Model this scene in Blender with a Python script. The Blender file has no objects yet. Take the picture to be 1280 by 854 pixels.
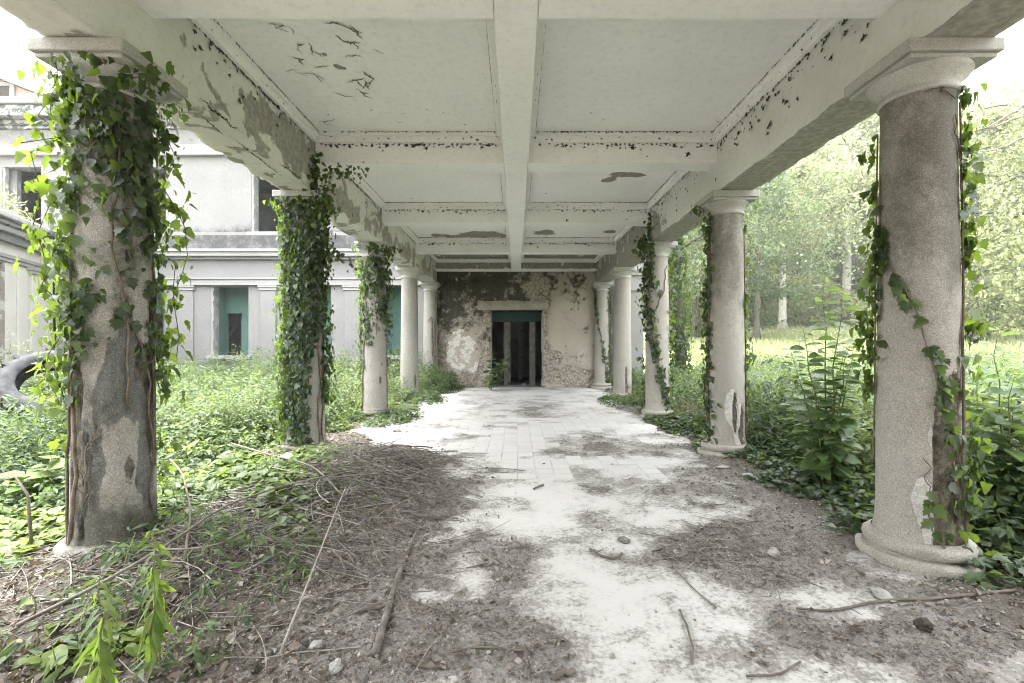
import bpy, math, random
import numpy as np
from mathutils import Vector, Matrix, Euler

# ---------------------------------------------------------------- camera, sky, sun, exposure
SC = bpy.context.scene
COL = SC.collection
F, CX, CY, CAMZ = 590.0, 645.0, 428.0, 1.45
R = math.radians

cd = bpy.data.cameras.new('camera')
cd.sensor_width = 36.0
cd.lens = F / 1280 * 36
cd.shift_x = -5.0 / 1280
cd.shift_y = 1.0 / 1280
cd.clip_start = 0.05
cd.clip_end = 2000
cam = bpy.data.objects.new('camera', cd)
COL.objects.link(cam)
cam.location = (0, 0, CAMZ)
cam.rotation_euler = (R(90), 0, 0)
SC.camera = cam

SUN_EL, SUN_AZ = R(72), R(-62)        # azimuth measured from +Y towards +X
world = bpy.data.worlds.new('World')
SC.world = world
world.use_nodes = True
wn = world.node_tree
wn.nodes.clear()
sky = wn.nodes.new('ShaderNodeTexSky')
sky.sky_type = 'NISHITA'
sky.sun_disc = False
sky.sun_elevation = SUN_EL
sky.sun_rotation = SUN_AZ
sky.air_density = 1.6
sky.dust_density = 5.0
hs = wn.nodes.new('ShaderNodeHueSaturation')
hs.inputs['Saturation'].default_value = 0.10
bg = wn.nodes.new('ShaderNodeBackground')
bg.inputs['Strength'].default_value = 0.15
wo = wn.nodes.new('ShaderNodeOutputWorld')
wn.links.new(sky.outputs[0], hs.inputs['Color'])
wn.links.new(hs.outputs[0], bg.inputs['Color'])
wn.links.new(bg.outputs[0], wo.inputs['Surface'])

sl = bpy.data.lights.new('sun', 'SUN')
sl.energy = 0.6
sl.angle = R(25)
sl.color = (1.0, 0.965, 0.91)
sun = bpy.data.objects.new('sun', sl)
COL.objects.link(sun)
sdir = Vector((math.sin(SUN_AZ) * math.cos(SUN_EL), math.cos(SUN_AZ) * math.cos(SUN_EL), math.sin(SUN_EL)))
sun.rotation_euler = sdir.to_track_quat('Z', 'Y').to_euler()
sun.location = (-20, -8, 30)

SC.view_settings.view_transform = 'Standard'
SC.view_settings.look = 'None'
SC.view_settings.gamma = 1.0
SC.view_settings.exposure = 3.72
SC.render.engine = 'CYCLES'
SC.cycles.max_bounces = 7
SC.cycles.diffuse_bounces = 5
SC.cycles.glossy_bounces = 2
SC.cycles.transmission_bounces = 4
SC.cycles.transparent_max_bounces = 6
SC.cycles.use_denoising = True
SC.cycles.filter_width = 1.0
SC.cycles.sample_clamp_indirect = 8.0

rng = np.random.default_rng(7)
rnd = random.Random(7)


# ---------------------------------------------------------------- numeric helpers
def _h(ix, iy, iz, seed):
    n = (ix.astype(np.int64) * 374761393 + iy.astype(np.int64) * 668265263 + iz.astype(np.int64) * 1274126177 + seed * 974634617) & 0xFFFFFFFF
    n = ((n ^ (n >> 13)) * 1274126177) & 0xFFFFFFFF
    n = ((n ^ (n >> 16)) * 2246822519) & 0xFFFFFFFF
    return ((n ^ (n >> 15)) & 0xFFFFFF) / float(0xFFFFFF)


def vnoise(x, y, z=0.0, seed=0):
    x, y, z = np.broadcast_arrays(np.asarray(x, float), np.asarray(y, float), np.asarray(z, float))
    ix, iy, iz = np.floor(x), np.floor(y), np.floor(z)
    fx, fy, fz = x - ix, y - iy, z - iz
    fx, fy, fz = fx * fx * (3 - 2 * fx), fy * fy * (3 - 2 * fy), fz * fz * (3 - 2 * fz)
    out = 0
    for a in (0, 1):
        for b in (0, 1):
            for c in (0, 1):
                w = (fx if a else 1 - fx) * (fy if b else 1 - fy) * (fz if c else 1 - fz)
                out = out + w * _h(ix + a, iy + b, iz + c, seed)
    return out


def fbm(x, y, z=0.0, seed=0, o=4, gain=0.5):
    s, a, t = 0, 1.0, 0
    for k in range(o):
        f = 2.03 ** k
        s = s + a * vnoise(np.asarray(x) * f + 17.3 * k, np.asarray(y) * f - 9.1 * k, np.asarray(z) * f + 3.7 * k, seed + k)
        t += a
        a *= gain
    return s / t


def cellular(x, y, seed=0):
    ix, iy = np.floor(x), np.floor(y)
    d1 = np.full(x.shape, 9.0)
    d2 = np.full(x.shape, 9.0)
    for a in (-1, 0, 1):
        for b in (-1, 0, 1):
            cx, cy = ix + a, iy + b
            px = cx + 0.15 + 0.7 * _h(cx, cy, cx * 0, seed)
            py = cy + 0.15 + 0.7 * _h(cx, cy, cx * 0, seed + 5)
            d = np.hypot(px - x, py - y)
            d2 = np.where(d < d1, d1, np.minimum(d2, d))
            d1 = np.minimum(d1, d)
    return d1, d2


def sstep(a, b, x):
    t = np.clip((x - a) / (b - a), 0, 1)
    return t * t * (3 - 2 * t)


def fpt(px, py, z=0.0):
    """a point of the photograph on the level z"""
    Y = F * (CAMZ - z) / (py - CY)
    return ((px - CX) / F * Y, Y)


def wx(px, Y):
    return (px - CX) / F * Y


def wz(py, Y):
    return CAMZ + (CY - py) / F * Y


# ---------------------------------------------------------------- mesh helpers
class MB:
    def __init__(self):
        self.V, self.Fs, self.A, self.n = [], [], {}, 0

    def add(self, V, Fc, **attrs):
        V = np.asarray(V, float).reshape(-1, 3)
        if isinstance(Fc, np.ndarray):
            groups = [Fc]
        else:
            by = {}
            for f in Fc:
                by.setdefault(len(f), []).append(f)
            groups = [np.array(g) for g in by.values()]
        for g in groups:
            if len(g):
                self.Fs.append(g + self.n)
        for k, a in attrs.items():
            self.A.setdefault(k, []).append((self.n, np.broadcast_to(np.asarray(a, float), (len(V),))))
        self.V.append(V)
        self.n += len(V)
        return self

    def box(self, x0, x1, y0, y1, z0, z1, **at):
        V = [(x0, y0, z0), (x1, y0, z0), (x1, y1, z0), (x0, y1, z0), (x0, y0, z1), (x1, y0, z1), (x1, y1, z1), (x0, y1, z1)]
        Fc = [(0, 3, 2, 1), (4, 5, 6, 7), (0, 1, 5, 4), (1, 2, 6, 5), (2, 3, 7, 6), (3, 0, 4, 7)]
        return self.add(V, Fc, **at)

    def tube(self, P, rad, n=6, cap=True, **at):
        P = np.asarray(P, float)
        m = len(P)
        rad = np.broadcast_to(np.asarray(rad, float), (m,))
        T = np.gradient(P, axis=0)
        T /= np.linalg.norm(T, axis=1, keepdims=True) + 1e-9
        up = np.array([0.13, 0.21, 0.97]) if abs(T[0, 2]) < 0.9 else np.array([0.97, 0.2, 0.1])
        A = np.cross(T, up)
        A /= np.linalg.norm(A, axis=1, keepdims=True) + 1e-9
        B = np.cross(T, A)
        th = np.arange(n) / n * 2 * math.pi
        V = P[:, None, :] + rad[:, None, None] * (np.cos(th)[None, :, None] * A[:, None, :] + np.sin(th)[None, :, None] * B[:, None, :])
        i, j = np.meshgrid(np.arange(m - 1), np.arange(n), indexing='ij')
        a, b = i * n + j, i * n + (j + 1) % n
        Q = np.stack([a, b, b + n, a + n], -1).reshape(-1, 4)
        self.add(V.reshape(-1, 3), Q, **at)
        if cap and n > 2:
            k = self.n - m * n
            self.Fs.append(np.array([[k + j for j in range(n)][::-1]]))
            self.Fs.append(np.array([[k + (m - 1) * n + j for j in range(n)]]))
        return self

    def grid(self, P, wrap=False, **at):
        """P: (nu, nv, 3)"""
        nu, nv = P.shape[:2]
        i, j = np.meshgrid(np.arange(nu - 1), np.arange(nv if wrap else nv - 1), indexing='ij')
        a = i * nv + j
        b = i * nv + (j + 1) % nv
        Q = np.stack([a, b, b + nv, a + nv], -1).reshape(-1, 4)
        return self.add(P.reshape(-1, 3), Q, **{k: np.asarray(v).reshape(-1) for k, v in at.items()})

    def build(self, name, m, parent=None, smooth=False, loc=None, kind=None):
        me = self.mesh(name, m, smooth)
        return link(name, me, parent, loc, kind)

    def mesh(self, name, m, smooth=False):
        me = bpy.data.meshes.new(name)
        V = np.concatenate(self.V)
        me.vertices.add(len(V))
        me.vertices.foreach_set('co', V.astype(np.float32).ravel())
        nl = sum(g.size for g in self.Fs)
        npoly = sum(len(g) for g in self.Fs)
        me.loops.add(nl)
        me.polygons.add(npoly)
        me.loops.foreach_set('vertex_index', np.concatenate([g.ravel() for g in self.Fs]).astype(np.int32))
        tot = np.concatenate([np.full(len(g), g.shape[1]) for g in self.Fs])
        me.polygons.foreach_set('loop_start', np.concatenate([[0], np.cumsum(tot)[:-1]]).astype(np.int32))
        if smooth:
            me.polygons.foreach_set('use_smooth', np.ones(npoly, bool))
        else:
            me.polygons.foreach_set('use_smooth', np.zeros(npoly, bool))
        for k, parts in self.A.items():
            arr = np.zeros(len(V), np.float32)
            for s, a in parts:
                arr[s:s + len(a)] = a
            at = me.attributes.new(k, 'FLOAT', 'POINT')
            at.data.foreach_set('value', arr)
        me.update(calc_edges=True)
        me.validate()
        me.materials.append(m)
        return me


def link(name, me, parent=None, loc=None, kind=None):
    o = bpy.data.objects.new(name, me)
    COL.objects.link(o)
    if parent is not None:
        o.parent = parent
    if loc is not None:
        o.location = loc
    if kind:
        o['kind'] = kind
    return o


def tag(o, label, cat, group=None, kind='thing'):
    o['label'] = label
    o['category'] = cat
    o['kind'] = kind
    if group:
        o['group'] = group
    return o


def thing(name, label, cat, loc=(0, 0, 0), rz=0, group=None):
    o = bpy.data.objects.new(name, None)
    COL.objects.link(o)
    o.empty_display_size = 0.2
    o.location = loc
    o.rotation_euler = (0, 0, rz)
    return tag(o, label, cat, group)


def bevel(o, w=0.01, seg=2):
    b = o.modifiers.new('bevel', 'BEVEL')
    b.width = w
    b.segments = seg
    b.limit_method = 'ANGLE'
    return o


# ---------------------------------------------------------------- materials
class Mat:
    def __init__(self, name):
        self.m = bpy.data.materials.new(name)
        self.m.use_nodes = True
        self.nt = self.m.node_tree
        self.nt.nodes.clear()
        self.out = self.n('OutputMaterial')

    def n(self, t, ins=None, **kw):
        nd = self.nt.nodes.new('ShaderNode' + t)
        for k, v in kw.items():
            setattr(nd, k, v)
        for k, v in (ins or {}).items():
            self.set(nd.inputs[k], v)
        return nd

    def set(self, sock, v):
        if isinstance(v, bpy.types.NodeSocket):
            self.nt.links.new(v, sock)
        elif isinstance(v, (tuple, list)) and len(v) == 3 and sock.type == 'RGBA':
            sock.default_value = (*v, 1)
        else:
            sock.default_value = v

    def math(self, op, a, b=0.0, c=None, clamp=False):
        nd = self.n('Math', operation=op, use_clamp=clamp)
        self.set(nd.inputs[0], a)
        self.set(nd.inputs[1], b)
        if c is not None:
            self.set(nd.inputs[2], c)
        return nd.outputs[0]

    def coord(self):
        tc = self.n('TexCoord')
        oi = self.n('ObjectInfo')
        cmb = self.n('CombineXYZ', {'X': self.math('MULTIPLY', oi.outputs['Random'], 37.0), 'Y': self.math('MULTIPLY', oi.outputs['Random'], 91.0), 'Z': 0.0})
        add = self.n('VectorMath', operation='ADD')
        self.set(add.inputs[0], tc.outputs['Object'])
        self.set(add.inputs[1], cmb.outputs[0])
        return add.outputs[0]

    def noise(self, vec, scale, detail=6.0, rough=0.55, dist=0.0):
        nd = self.n('TexNoise', {'Vector': vec, 'Scale': scale, 'Detail': detail, 'Roughness': rough, 'Distortion': dist})
        return nd.outputs['Fac']

    def vor(self, vec, scale, feature='F1'):
        nd = self.n('TexVoronoi', {'Vector': vec, 'Scale': scale}, feature=feature)
        return nd.outputs['Distance']

    def attr(self, name):
        return self.n('Attribute', attribute_name=name).outputs['Fac']

    def map(self, v, a, b, c=0.0, d=1.0, smooth=True):
        nd = self.n('MapRange', {'Value': v, 'From Min': a, 'From Max': b, 'To Min': c, 'To Max': d})
        nd.interpolation_type = 'SMOOTHSTEP' if smooth else 'LINEAR'
        return nd.outputs[0]

    def mix(self, f, a, b, mode='MIX'):
        nd = self.n('Mix', data_type='RGBA', blend_type=mode)
        self.set(nd.inputs['Factor'], f)
        self.set(nd.inputs['A'], a)
        self.set(nd.inputs['B'], b)
        return nd.outputs['Result']

    def ramp(self, v, stops):
        nd = self.n('ValToRGB', {'Fac': v})
        e = nd.color_ramp.elements
        while len(e) < len(stops):
            e.new(0.5)
        for k, (p, c) in enumerate(stops):
            e[k].position = p
            e[k].color = (*c, 1)
        return nd.outputs['Color']

    def bump(self, h, strength=0.5, dist=0.01, normal=None):
        nd = self.n('Bump', {'Height': h, 'Strength': strength, 'Distance': dist})
        if normal is not None:
            self.set(nd.inputs['Normal'], normal)
        return nd.outputs['Normal']

    def finish(self, color, rough=0.85, normal=None, spec=0.25):
        b = self.n('BsdfPrincipled', {'Base Color': color, 'Roughness': rough, 'Specular IOR Level': spec})
        if normal is not None:
            self.set(b.inputs['Normal'], normal)
        self.nt.links.new(b.outputs[0], self.out.inputs['Surface'])
        return self.m


def plaster(name, base, base2, exposed, exposed2, nk=0.9, nscale=6.0, grain=90.0, grain_d=0.004, alt=None, stain=None, stain_shade_amt=0.0, auto=0.0, lump=.25, dark=.22):
    m = Mat(name)
    v = m.coord()
    big = m.noise(v, 0.9, 4)
    mid = m.noise(v, nscale, 8, 0.62, 0.4)
    fine = m.noise(v, grain, 3, 0.6)
    med = m.noise(v, 17.0, 6, 0.6)
    d = m.math('ADD', m.attr('dam'), m.math('MULTIPLY', m.math('SUBTRACT', mid, 0.5), nk))
    if auto:
        d = m.math('ADD', d, m.math('MULTIPLY', m.map(big, 0.45, 0.75), auto))
    f = m.map(d, 0.47, 0.53)
    c1 = m.mix(m.map(big, 0.3, 0.7), base, base2)
    c1 = m.mix(m.map(med, 0.45, 0.75, 0, 0.35), c1, tuple(x * 0.72 for x in base2))
    if alt:
        f2 = m.map(m.math('ADD', m.attr('alt'), m.math('MULTIPLY', m.math('SUBTRACT', mid, 0.5), 0.5)), 0.46, 0.54)
        c1 = m.mix(f2, c1, m.mix(m.map(med, .35, .7), alt, tuple(x * .75 for x in alt)))
    c2 = m.mix(m.map(med, 0.35, 0.65), exposed, exposed2)
    c = m.mix(f, c1, c2)
    if stain:  # real stains, plus shade painted on the front column shafts
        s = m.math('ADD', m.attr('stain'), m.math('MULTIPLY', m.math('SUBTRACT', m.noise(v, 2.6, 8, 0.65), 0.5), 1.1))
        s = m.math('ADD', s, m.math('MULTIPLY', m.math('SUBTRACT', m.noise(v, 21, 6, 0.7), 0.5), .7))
        c = m.mix(m.map(s, 0.30, 0.85, 0, stain_shade_amt), c, stain)
    c = m.mix(m.map(fine, 0.36, 0.64, 0.0, dark), c, (0.02, 0.02, 0.018), 'MIX')
    c = m.mix(m.map(fine, 0.45, 0.30, 0.0, dark * .28), c, (.7, .68, .63), 'MIX')
    n1 = m.bump(fine, 0.55, grain_d)
    n2 = m.bump(m.math('SUBTRACT', m.math('MULTIPLY', med, m.math('ADD', lump, f)), m.math('MULTIPLY', f, 0.9)), 0.7, 0.012, n1)
    return m.finish(c, 0.9, n2, 0.15)


def simple(name, c1, c2, scale=8.0, rough=0.85, bump=0.3, bdist=0.005, detail=6.0, spec=0.2):
    m = Mat(name)
    v = m.coord()
    a = m.noise(v, scale, detail, 0.6)
    c = m.mix(m.map(a, 0.3, 0.7), c1, c2)
    return m.finish(c, rough, m.bump(m.noise(v, scale * 5, 5), bump, bdist), spec)


def leafmat(name, stops, trans, tw=0.42, rough=0.5, obj=False, spec=0.35, back=None):
    m = Mat(name)
    if obj:
        val = m.n('ObjectInfo').outputs['Random']
    else:
        val = m.attr('v')
    c = m.ramp(val, stops)
    b = m.n('BsdfPrincipled', {'Base Color': c, 'Roughness': rough, 'Specular IOR Level': spec})
    tcol = m.mix(0.55, c, trans)
    t = m.n('BsdfTranslucent', {'Color': tcol})
    mx = m.n('MixShader', {0: tw, 1: b.outputs[0], 2: t.outputs[0]})
    m.nt.links.new(mx.outputs[0], m.out.inputs['Surface'])
    return m.m


M = {}
M['paint'] = plaster('ceiling_paint', (.80, .80, .775), (.75, .75, .725), (.20, .185, .16), (.31, .29, .25), nk=.75, nscale=5, grain=60, grain_d=.0006, lump=.02, dark=.05)
M['beam'] = plaster('beam_plaster', (.64, .64, .61), (.56, .56, .53), (.25, .24, .22), (.36, .35, .325), nk=1.5, nscale=2.6, grain=120, grain_d=.002, lump=.08, dark=.1)
M['stucco'] = plaster('column_stucco', (.33, .315, .28), (.27, .26, .23), (.09, .082, .066), (.19, .175, .145), nk=.8, nscale=7, grain=115, grain_d=.012, alt=(.17, .172, .165), stain=(.05, .05, .038), stain_shade_amt=.82, dark=.36)
M['stuccopale'] = plaster('column_stucco_pale', (.37, .35, .31), (.31, .295, .26), (.085, .075, .058), (.20, .18, .14), nk=.5, nscale=7, grain=115, grain_d=.012, alt=(.56, .54, .50), stain=(.085, .08, .06), stain_shade_amt=.68, dark=.32)
M['capital'] = plaster('capital_plaster', (.44, .436, .41), (.37, .366, .34), (.24, .22, .18), (.33, .30, .25), nk=.9, nscale=8, grain=110, grain_d=.003, auto=.2)
M['endwall'] = plaster('entrance_wall_plaster', (.40, .365, .305), (.32, .29, .24), (.17, .152, .125), (.38, .345, .285), nk=.5, nscale=7, grain=50, grain_d=.010, alt=(.58, .56, .51), stain=(.035, .033, .026), stain_shade_amt=.9)
M['facade'] = plaster('facade_render', (.24, .237, .232), (.215, .213, .208), (.17, .28, .25), (.4, .38, .34), nk=.5, nscale=4, grain=60, grain_d=.002, stain=(.06, .06, .062), stain_shade_amt=.92)
M['trim'] = plaster('facade_trim', (.31, .307, .301), (.275, .273, .267), (.30, .29, .26), (.4, .38, .34), nk=.9, nscale=5, grain=60, grain_d=.002, stain=(.2, .2, .2), stain_shade_amt=.7)
M['wing'] = plaster('wing_render', (.56, .545, .50), (.50, .485, .45), (.25, .23, .19), (.33, .3, .26), nk=.9, nscale=4, grain=60, grain_d=.003, auto=.25, stain=(.16, .155, .14), stain_shade_amt=.7)
M['mossy'] = plaster('weathered_cornice', (.36, .36, .35), (.28, .28, .275), (.05, .072, .062), (.16, .16, .15), nk=1.5, nscale=5, grain=60, grain_d=.006, auto=.45)
M['teal'] = plaster('teal_plaster', (.045, .078, .067), (.033, .06, .052), (.30, .30, .27), (.2, .22, .2), nk=.8, nscale=3, grain=50, grain_d=.002, auto=.1)
M['tealroom'] = plaster('teal_room', (.13, .235, .205), (.10, .195, .17), (.25, .26, .23), (.17, .2, .18), nk=1.0, nscale=3, grain=50, grain_d=.002, auto=.35)
M['tealpale'] = plaster('pale_teal_plaster', (.42, .55, .54), (.36, .5, .48), (.20, .33, .28), (.16, .3, .25), nk=.8, nscale=6, grain=50, grain_d=.002, auto=.1)
M['interior'] = simple('interior_plaster', (.22, .22, .21), (.13, .13, .125), 2.0)
M['oldwood'] = simple('old_door_wood', (.17, .16, .14), (.09, .085, .075), 9.0)
M['roofslab'] = simple('roof_slab', (.25, .24, .22), (.16, .155, .14), 3.0)
M['mould'] = simple('mould', (.045, .042, .035), (.075, .068, .055), 40.0, .95)
M['crack'] = simple('crack_shadow', (.035, .032, .027), (.07, .06, .05), 30.0, .95)
M['bark'] = simple('bark', (.13, .12, .10), (.065, .058, .048), 12.0, .9, .8, .02)
M['palebark'] = simple('pale_bark', (.40, .385, .35), (.27, .255, .23), 6.0, .9, .5, .01)
M['vine'] = simple('vine_stem', (.17, .135, .10), (.09, .072, .055), 25.0)
M['twig'] = simple('dry_twig', (.165, .15, .133), (.085, .077, .067), 14.0)
M['twigpale'] = simple('bleached_twig', (.27, .255, .23), (.16, .15, .132), 14.0)
M['twigdark'] = simple('dark_twig', (.085, .075, .063), (.14, .12, .1), 14.0)
M['stone'] = simple('stone', (.30, .295, .28), (.20, .195, .185), 14.0, .9, .7, .008)
M['brickred'] = simple('attic_brick', (.42, .30, .26), (.33, .22, .19), 9.0)
M['tyre'] = simple('weathered_tyre', (.075, .076, .08), (.035, .036, .038), 11.0, .85)
M['plastic'] = simple('torn_plastic', (.20, .42, .36), (.30, .5, .44), 30.0, .4)
M['stemgreen'] = simple('green_stem', (.10, .15, .045), (.15, .14, .06), 20.0)
M['metal'] = simple('rusty_metal', (.12, .09, .07), (.2, .16, .13), 30.0, .7)

DARKG = [(0, (.016, .030, .018)), (.4, (.030, .052, .028)), (.75, (.055, .085, .042)), (1, (.10, .14, .07))]
HERB = [(0, (.022, .045, .022)), (.4, (.045, .082, .034)), (.75, (.08, .122, .05)), (1, (.135, .17, .07))]
LIME = [(0, (.055, .092, .025)), (.5, (.095, .135, .035)), (1, (.14, .18, .05))]
M['ivy'] = leafmat('ivy_leaf', DARKG, (.30, .44, .03), .42, .38, False, .5)
M['ivyobj'] = leafmat('ivy_leaf_single', DARKG, (.36, .52, .03), .46, .36, True, .5)
M['herb'] = leafmat('herb_leaf', HERB, (.24, .33, .09), .42, .5)
M['lime'] = leafmat('lime_leaf', LIME, (.30, .39, .06), .45, .5)
M['saplingobj'] = leafmat('sapling_leaf', [(0, (.048, .092, .034)), (.6, (.085, .145, .05)), (1, (.135, .195, .07))], (.32, .44, .09), .42, .42, True)
M['limeobj'] = leafmat('lime_leaf_single', LIME, (.3, .46, .03), .46, .45, True)
M['crown'] = leafmat('tree_leaf', [(0, (.085, .108, .052)), (.5, (.145, .168, .085)), (1, (.215, .23, .12))], (.42, .46, .21), .5, .55)
M['crowndark'] = leafmat('tree_leaf_dark', [(0, (.035, .052, .03)), (.5, (.06, .082, .042)), (1, (.095, .12, .065))], (.2, .27, .11), .45, .55)
M['grass'] = leafmat('grass_blade', [(0, (.15, .18, .08)), (.5, (.21, .235, .115)), (1, (.28, .28, .17))], (.38, .42, .2), .4, .6)
M['litter'] = leafmat('dead_leaf', [(0, (.07, .058, .047)), (.4, (.12, .10, .083)), (.8, (.20, .178, .15)), (1, (.33, .30, .26))], (.3, .2, .08), .15, .8, False, .1)


def soilmat():
    m = Mat('soil')
    v = m.coord()
    a = m.noise(v, 2.2, 6, .6)
    b = m.noise(v, 28.0, 8, .7)
    c = m.vor(v, 55.0)
    col = m.mix(m.map(a, .3, .7), (.17, .16, .148), (.235, .225, .21))
    col = m.mix(m.map(b, .42, .66), col, (.09, .08, .07))
    col = m.mix(m.map(c, .0, .28, .55, 0), col, (.34, .328, .31))
    k = m.noise(v, 95.0, 4, .75)
    col = m.mix(m.map(k, .56, .66, 0, .8), col, (.045, .04, .034))
    col = m.mix(m.map(k, .40, .32, 0, .8), col, (.36, .35, .33))
    col = m.mix(m.math('MULTIPLY', m.attr('humus'), .75), col, m.mix(m.map(b, .4, .6), (.035, .03, .023), (.085, .074, .058)))
    h = m.math('ADD', b, m.math('MULTIPLY', c, -.5))
    return m.finish(col, .95, m.bump(h, .9, .02), .1)


def floormat(name, tint=1.0, tile=False):
    m = Mat(name)
    v = m.coord()
    a = m.noise(v, .8, 5, .6)
    b = m.noise(v, 7.0, 8, .68)
    c = m.noise(v, 60.0, 5, .7)
    col = m.mix(m.map(a, .3, .7), tuple(x * tint for x in (.44, .432, .418)), tuple(x * tint for x in (.385, .376, .36)))
    if tile:
        oi = m.n('ObjectInfo')
        col = m.mix(m.map(oi.outputs['Random'], 0, 1, 0, .16, False), col, (.30, .29, .28))
    else:
        e = m.noise(v, 34.0, 9, .75)
        d = m.math('ADD', m.attr('dirt'), m.math('MULTIPLY', m.math('SUBTRACT', b, .5), 1.5))
        d = m.math('ADD', d, m.math('MULTIPLY', m.math('SUBTRACT', e, .5), 2.2))
        col = m.mix(m.map(d, -.2, .5, 0, .5), col, (.27, .258, .24))
        col = m.mix(m.map(d, .18, .66, 0, .85), col, m.mix(m.map(e, .4, .6), (.23, .218, .20), (.13, .122, .11)))
    col = m.mix(m.map(b, .55, .8, 0, .22), col, (.3, .29, .27))
    col = m.mix(m.map(c, .66, .74, 0, .55), col, (.16, .15, .135))
    return m.finish(col, .88, m.bump(m.math('ADD', c, b), .35, .006), .2)


M['soil'] = soilmat()
M['floor'] = floormat('dusty_floor')
M['tile'] = floormat('floor_tile', 1.0, True)


def groundmat():
    m = Mat('ground_soil')
    v = m.coord()
    a = m.noise(v, .35, 6, .6)
    b = m.noise(v, 9.0, 8, .7)
    col = m.mix(m.map(b, .35, .65), (.075, .065, .048), (.15, .13, .10))
    g = m.mix(m.map(b, .35, .65), (.15, .19, .075), (.24, .27, .13))
    f = m.math('ADD', m.attr('lawn'), m.math('MULTIPLY', m.math('SUBTRACT', a, .5), .6))
    col = m.mix(m.map(f, .35, .65), col, g)
    return m.finish(col, .95, m.bump(b, .8, .03), .1)


M['ground'] = groundmat()

# leaf templates (tip along +Y, normal +Z)
def outline_leaf(pts, fold=0.12, droop=0.15):
    """right-hand outline from base to tip -> folded leaf fan"""
    p = np.array(pts, float)
    n = len(p)
    L = np.stack([-p[:, 0], p[:, 1], np.abs(p[:, 0]) * fold - droop * p[:, 1] ** 2], 1)
    Rr = np.stack([p[:, 0], p[:, 1], np.abs(p[:, 0]) * fold - droop * p[:, 1] ** 2], 1)
    mid = np.stack([np.zeros(n), p[:, 1], -droop * p[:, 1] ** 2], 1)
    V = np.concatenate([L, mid, Rr])
    Fc = []
    for i in range(n - 1):
        if abs(p[i, 0]) < 1e-6:
            Fc += [(i + n, i + 1, i + 1 + n), (i + n, i + 1 + n, i + 1 + 2 * n)]
        elif abs(p[i + 1, 0]) < 1e-6:
            Fc += [(i, i + 1 + n, i + n), (i + n, i + 1 + n, i + 2 * n)]
        else:
            Fc += [(i, i + 1, i + 1 + n), (i, i + 1 + n, i + n), (i + n, i + 1 + n, i + 1 + 2 * n), (i + n, i + 1 + 2 * n, i + 2 * n)]
    used = sorted({k for f in Fc for k in f})
    mp = {k: i for i, k in enumerate(used)}
    return V[used], np.array([[mp[k] for k in f] for f in Fc])


L_DIAMOND = (np.array([(0, 0, 0), (-.32, .45, .06), (0, 1, -.12), (.32, .45, .06)]), np.array([(0, 2, 1), (0, 3, 2)]))
L_SIMPLE = outline_leaf([(0, 0), (.25, .45), (0, 1)], .25, .22)
L_NARROW = outline_leaf([(0, 0), (.14, .38), (0, 1)], .25, .35)
L_OVAL = outline_leaf([(0, 0), (.22, .22), (.30, .48), (.2, .76), (0, 1)], .25, .22)
L_LANCE = outline_leaf([(0, 0), (.055, .12), (.105, .36), (.065, .70), (0, 1)], .35, .35)
L_HEART = outline_leaf([(0, .05), (.3, -.02), (.42, .25), (.28, .62), (0, 1)], .18, .15)
_iv = [(0, 0), (.16, -.10), (.34, -.02), (.50, .20), (.30, .36), (.40, .60), (.18, .66), (0, 1)]
L_IVY = outline_leaf(_iv, .15, .16)
L_IVY2 = outline_leaf([(0, 0), (.20, -.05), (.40, .12), (.30, .34), (.24, .55), (.12, .8), (0, 1)], .28, .28)


def frames(d, nrm):
    """rotation matrices with Y along d and Z near nrm"""
    d = d / (np.linalg.norm(d, axis=1, keepdims=True) + 1e-9)
    x = np.cross(d, nrm)
    x /= np.linalg.norm(x, axis=1, keepdims=True) + 1e-9
    z = np.cross(x, d)
    return np.stack([x, d, z], -1)


def leaves(mb, tmpl, P, d, nrm, size, v):
    V, Fc = tmpl
    n = len(P)
    if n == 0:
        return
    Rm = frames(d, nrm)
    size = np.broadcast_to(np.asarray(size, float), (n,))
    W = np.einsum('nij,kj->nki', Rm, V) * size[:, None, None] + P[:, None, :]
    Fa = (Fc[None] + (np.arange(n) * len(V))[:, None, None]).reshape(-1, 3)
    mb.add(W.reshape(-1, 3), Fa, v=np.repeat(np.broadcast_to(v, (n,)), len(V)))


def leaf_mesh(name, tmpl, m):
    b = MB()
    b.add(tmpl[0], tmpl[1])
    return b.mesh(name, m, True)


def put_leaf(me, parent, P, d, nrm, s):
    o = bpy.data.objects.new('leaf', me)
    COL.objects.link(o)
    o.parent = parent
    Rm = frames(np.array([d], float), np.array([nrm], float))[0]
    o.matrix_local = Matrix.Translation(Vector(P)) @ Matrix([list(r) for r in Rm]).to_4x4() @ Matrix.Scale(s, 4)
    return o


LM_IVY = leaf_mesh('ivy_leaf', L_IVY, M['ivyobj'])
LM_IVY2 = leaf_mesh('ivy_leaf_young', L_IVY2, M['ivyobj'])
LM_OVAL = leaf_mesh('oval_leaf', L_OVAL, M['saplingobj'])
LM_LANCE = leaf_mesh('lance_leaf', L_LANCE, M['limeobj'])
LM_HEART = leaf_mesh('heart_leaf', L_HEART, M['limeobj'])


def unit(n, up=0.0):
    a = rng.normal(size=(n, 3))
    a[:, 2] += up
    return a / np.linalg.norm(a, axis=1, keepdims=True)


# ---------------------------------------------------------------- the setting: ground, floor, soil
def ground_z(x, y):
    r = np.hypot(np.maximum(np.abs(x) - 3.2, 0), np.maximum(y - 15, 0) * 0)
    near = (fbm(x * .7, y * .7, 0, 3, 4) - .5) * .16 * sstep(0, 1.2, r)
    d = np.maximum(0, x * .55 + y * .85 - 13) * sstep(2.5, 8, x)
    rise = .075 * np.minimum(d, 60)
    return -.03 + near + rise


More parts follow.
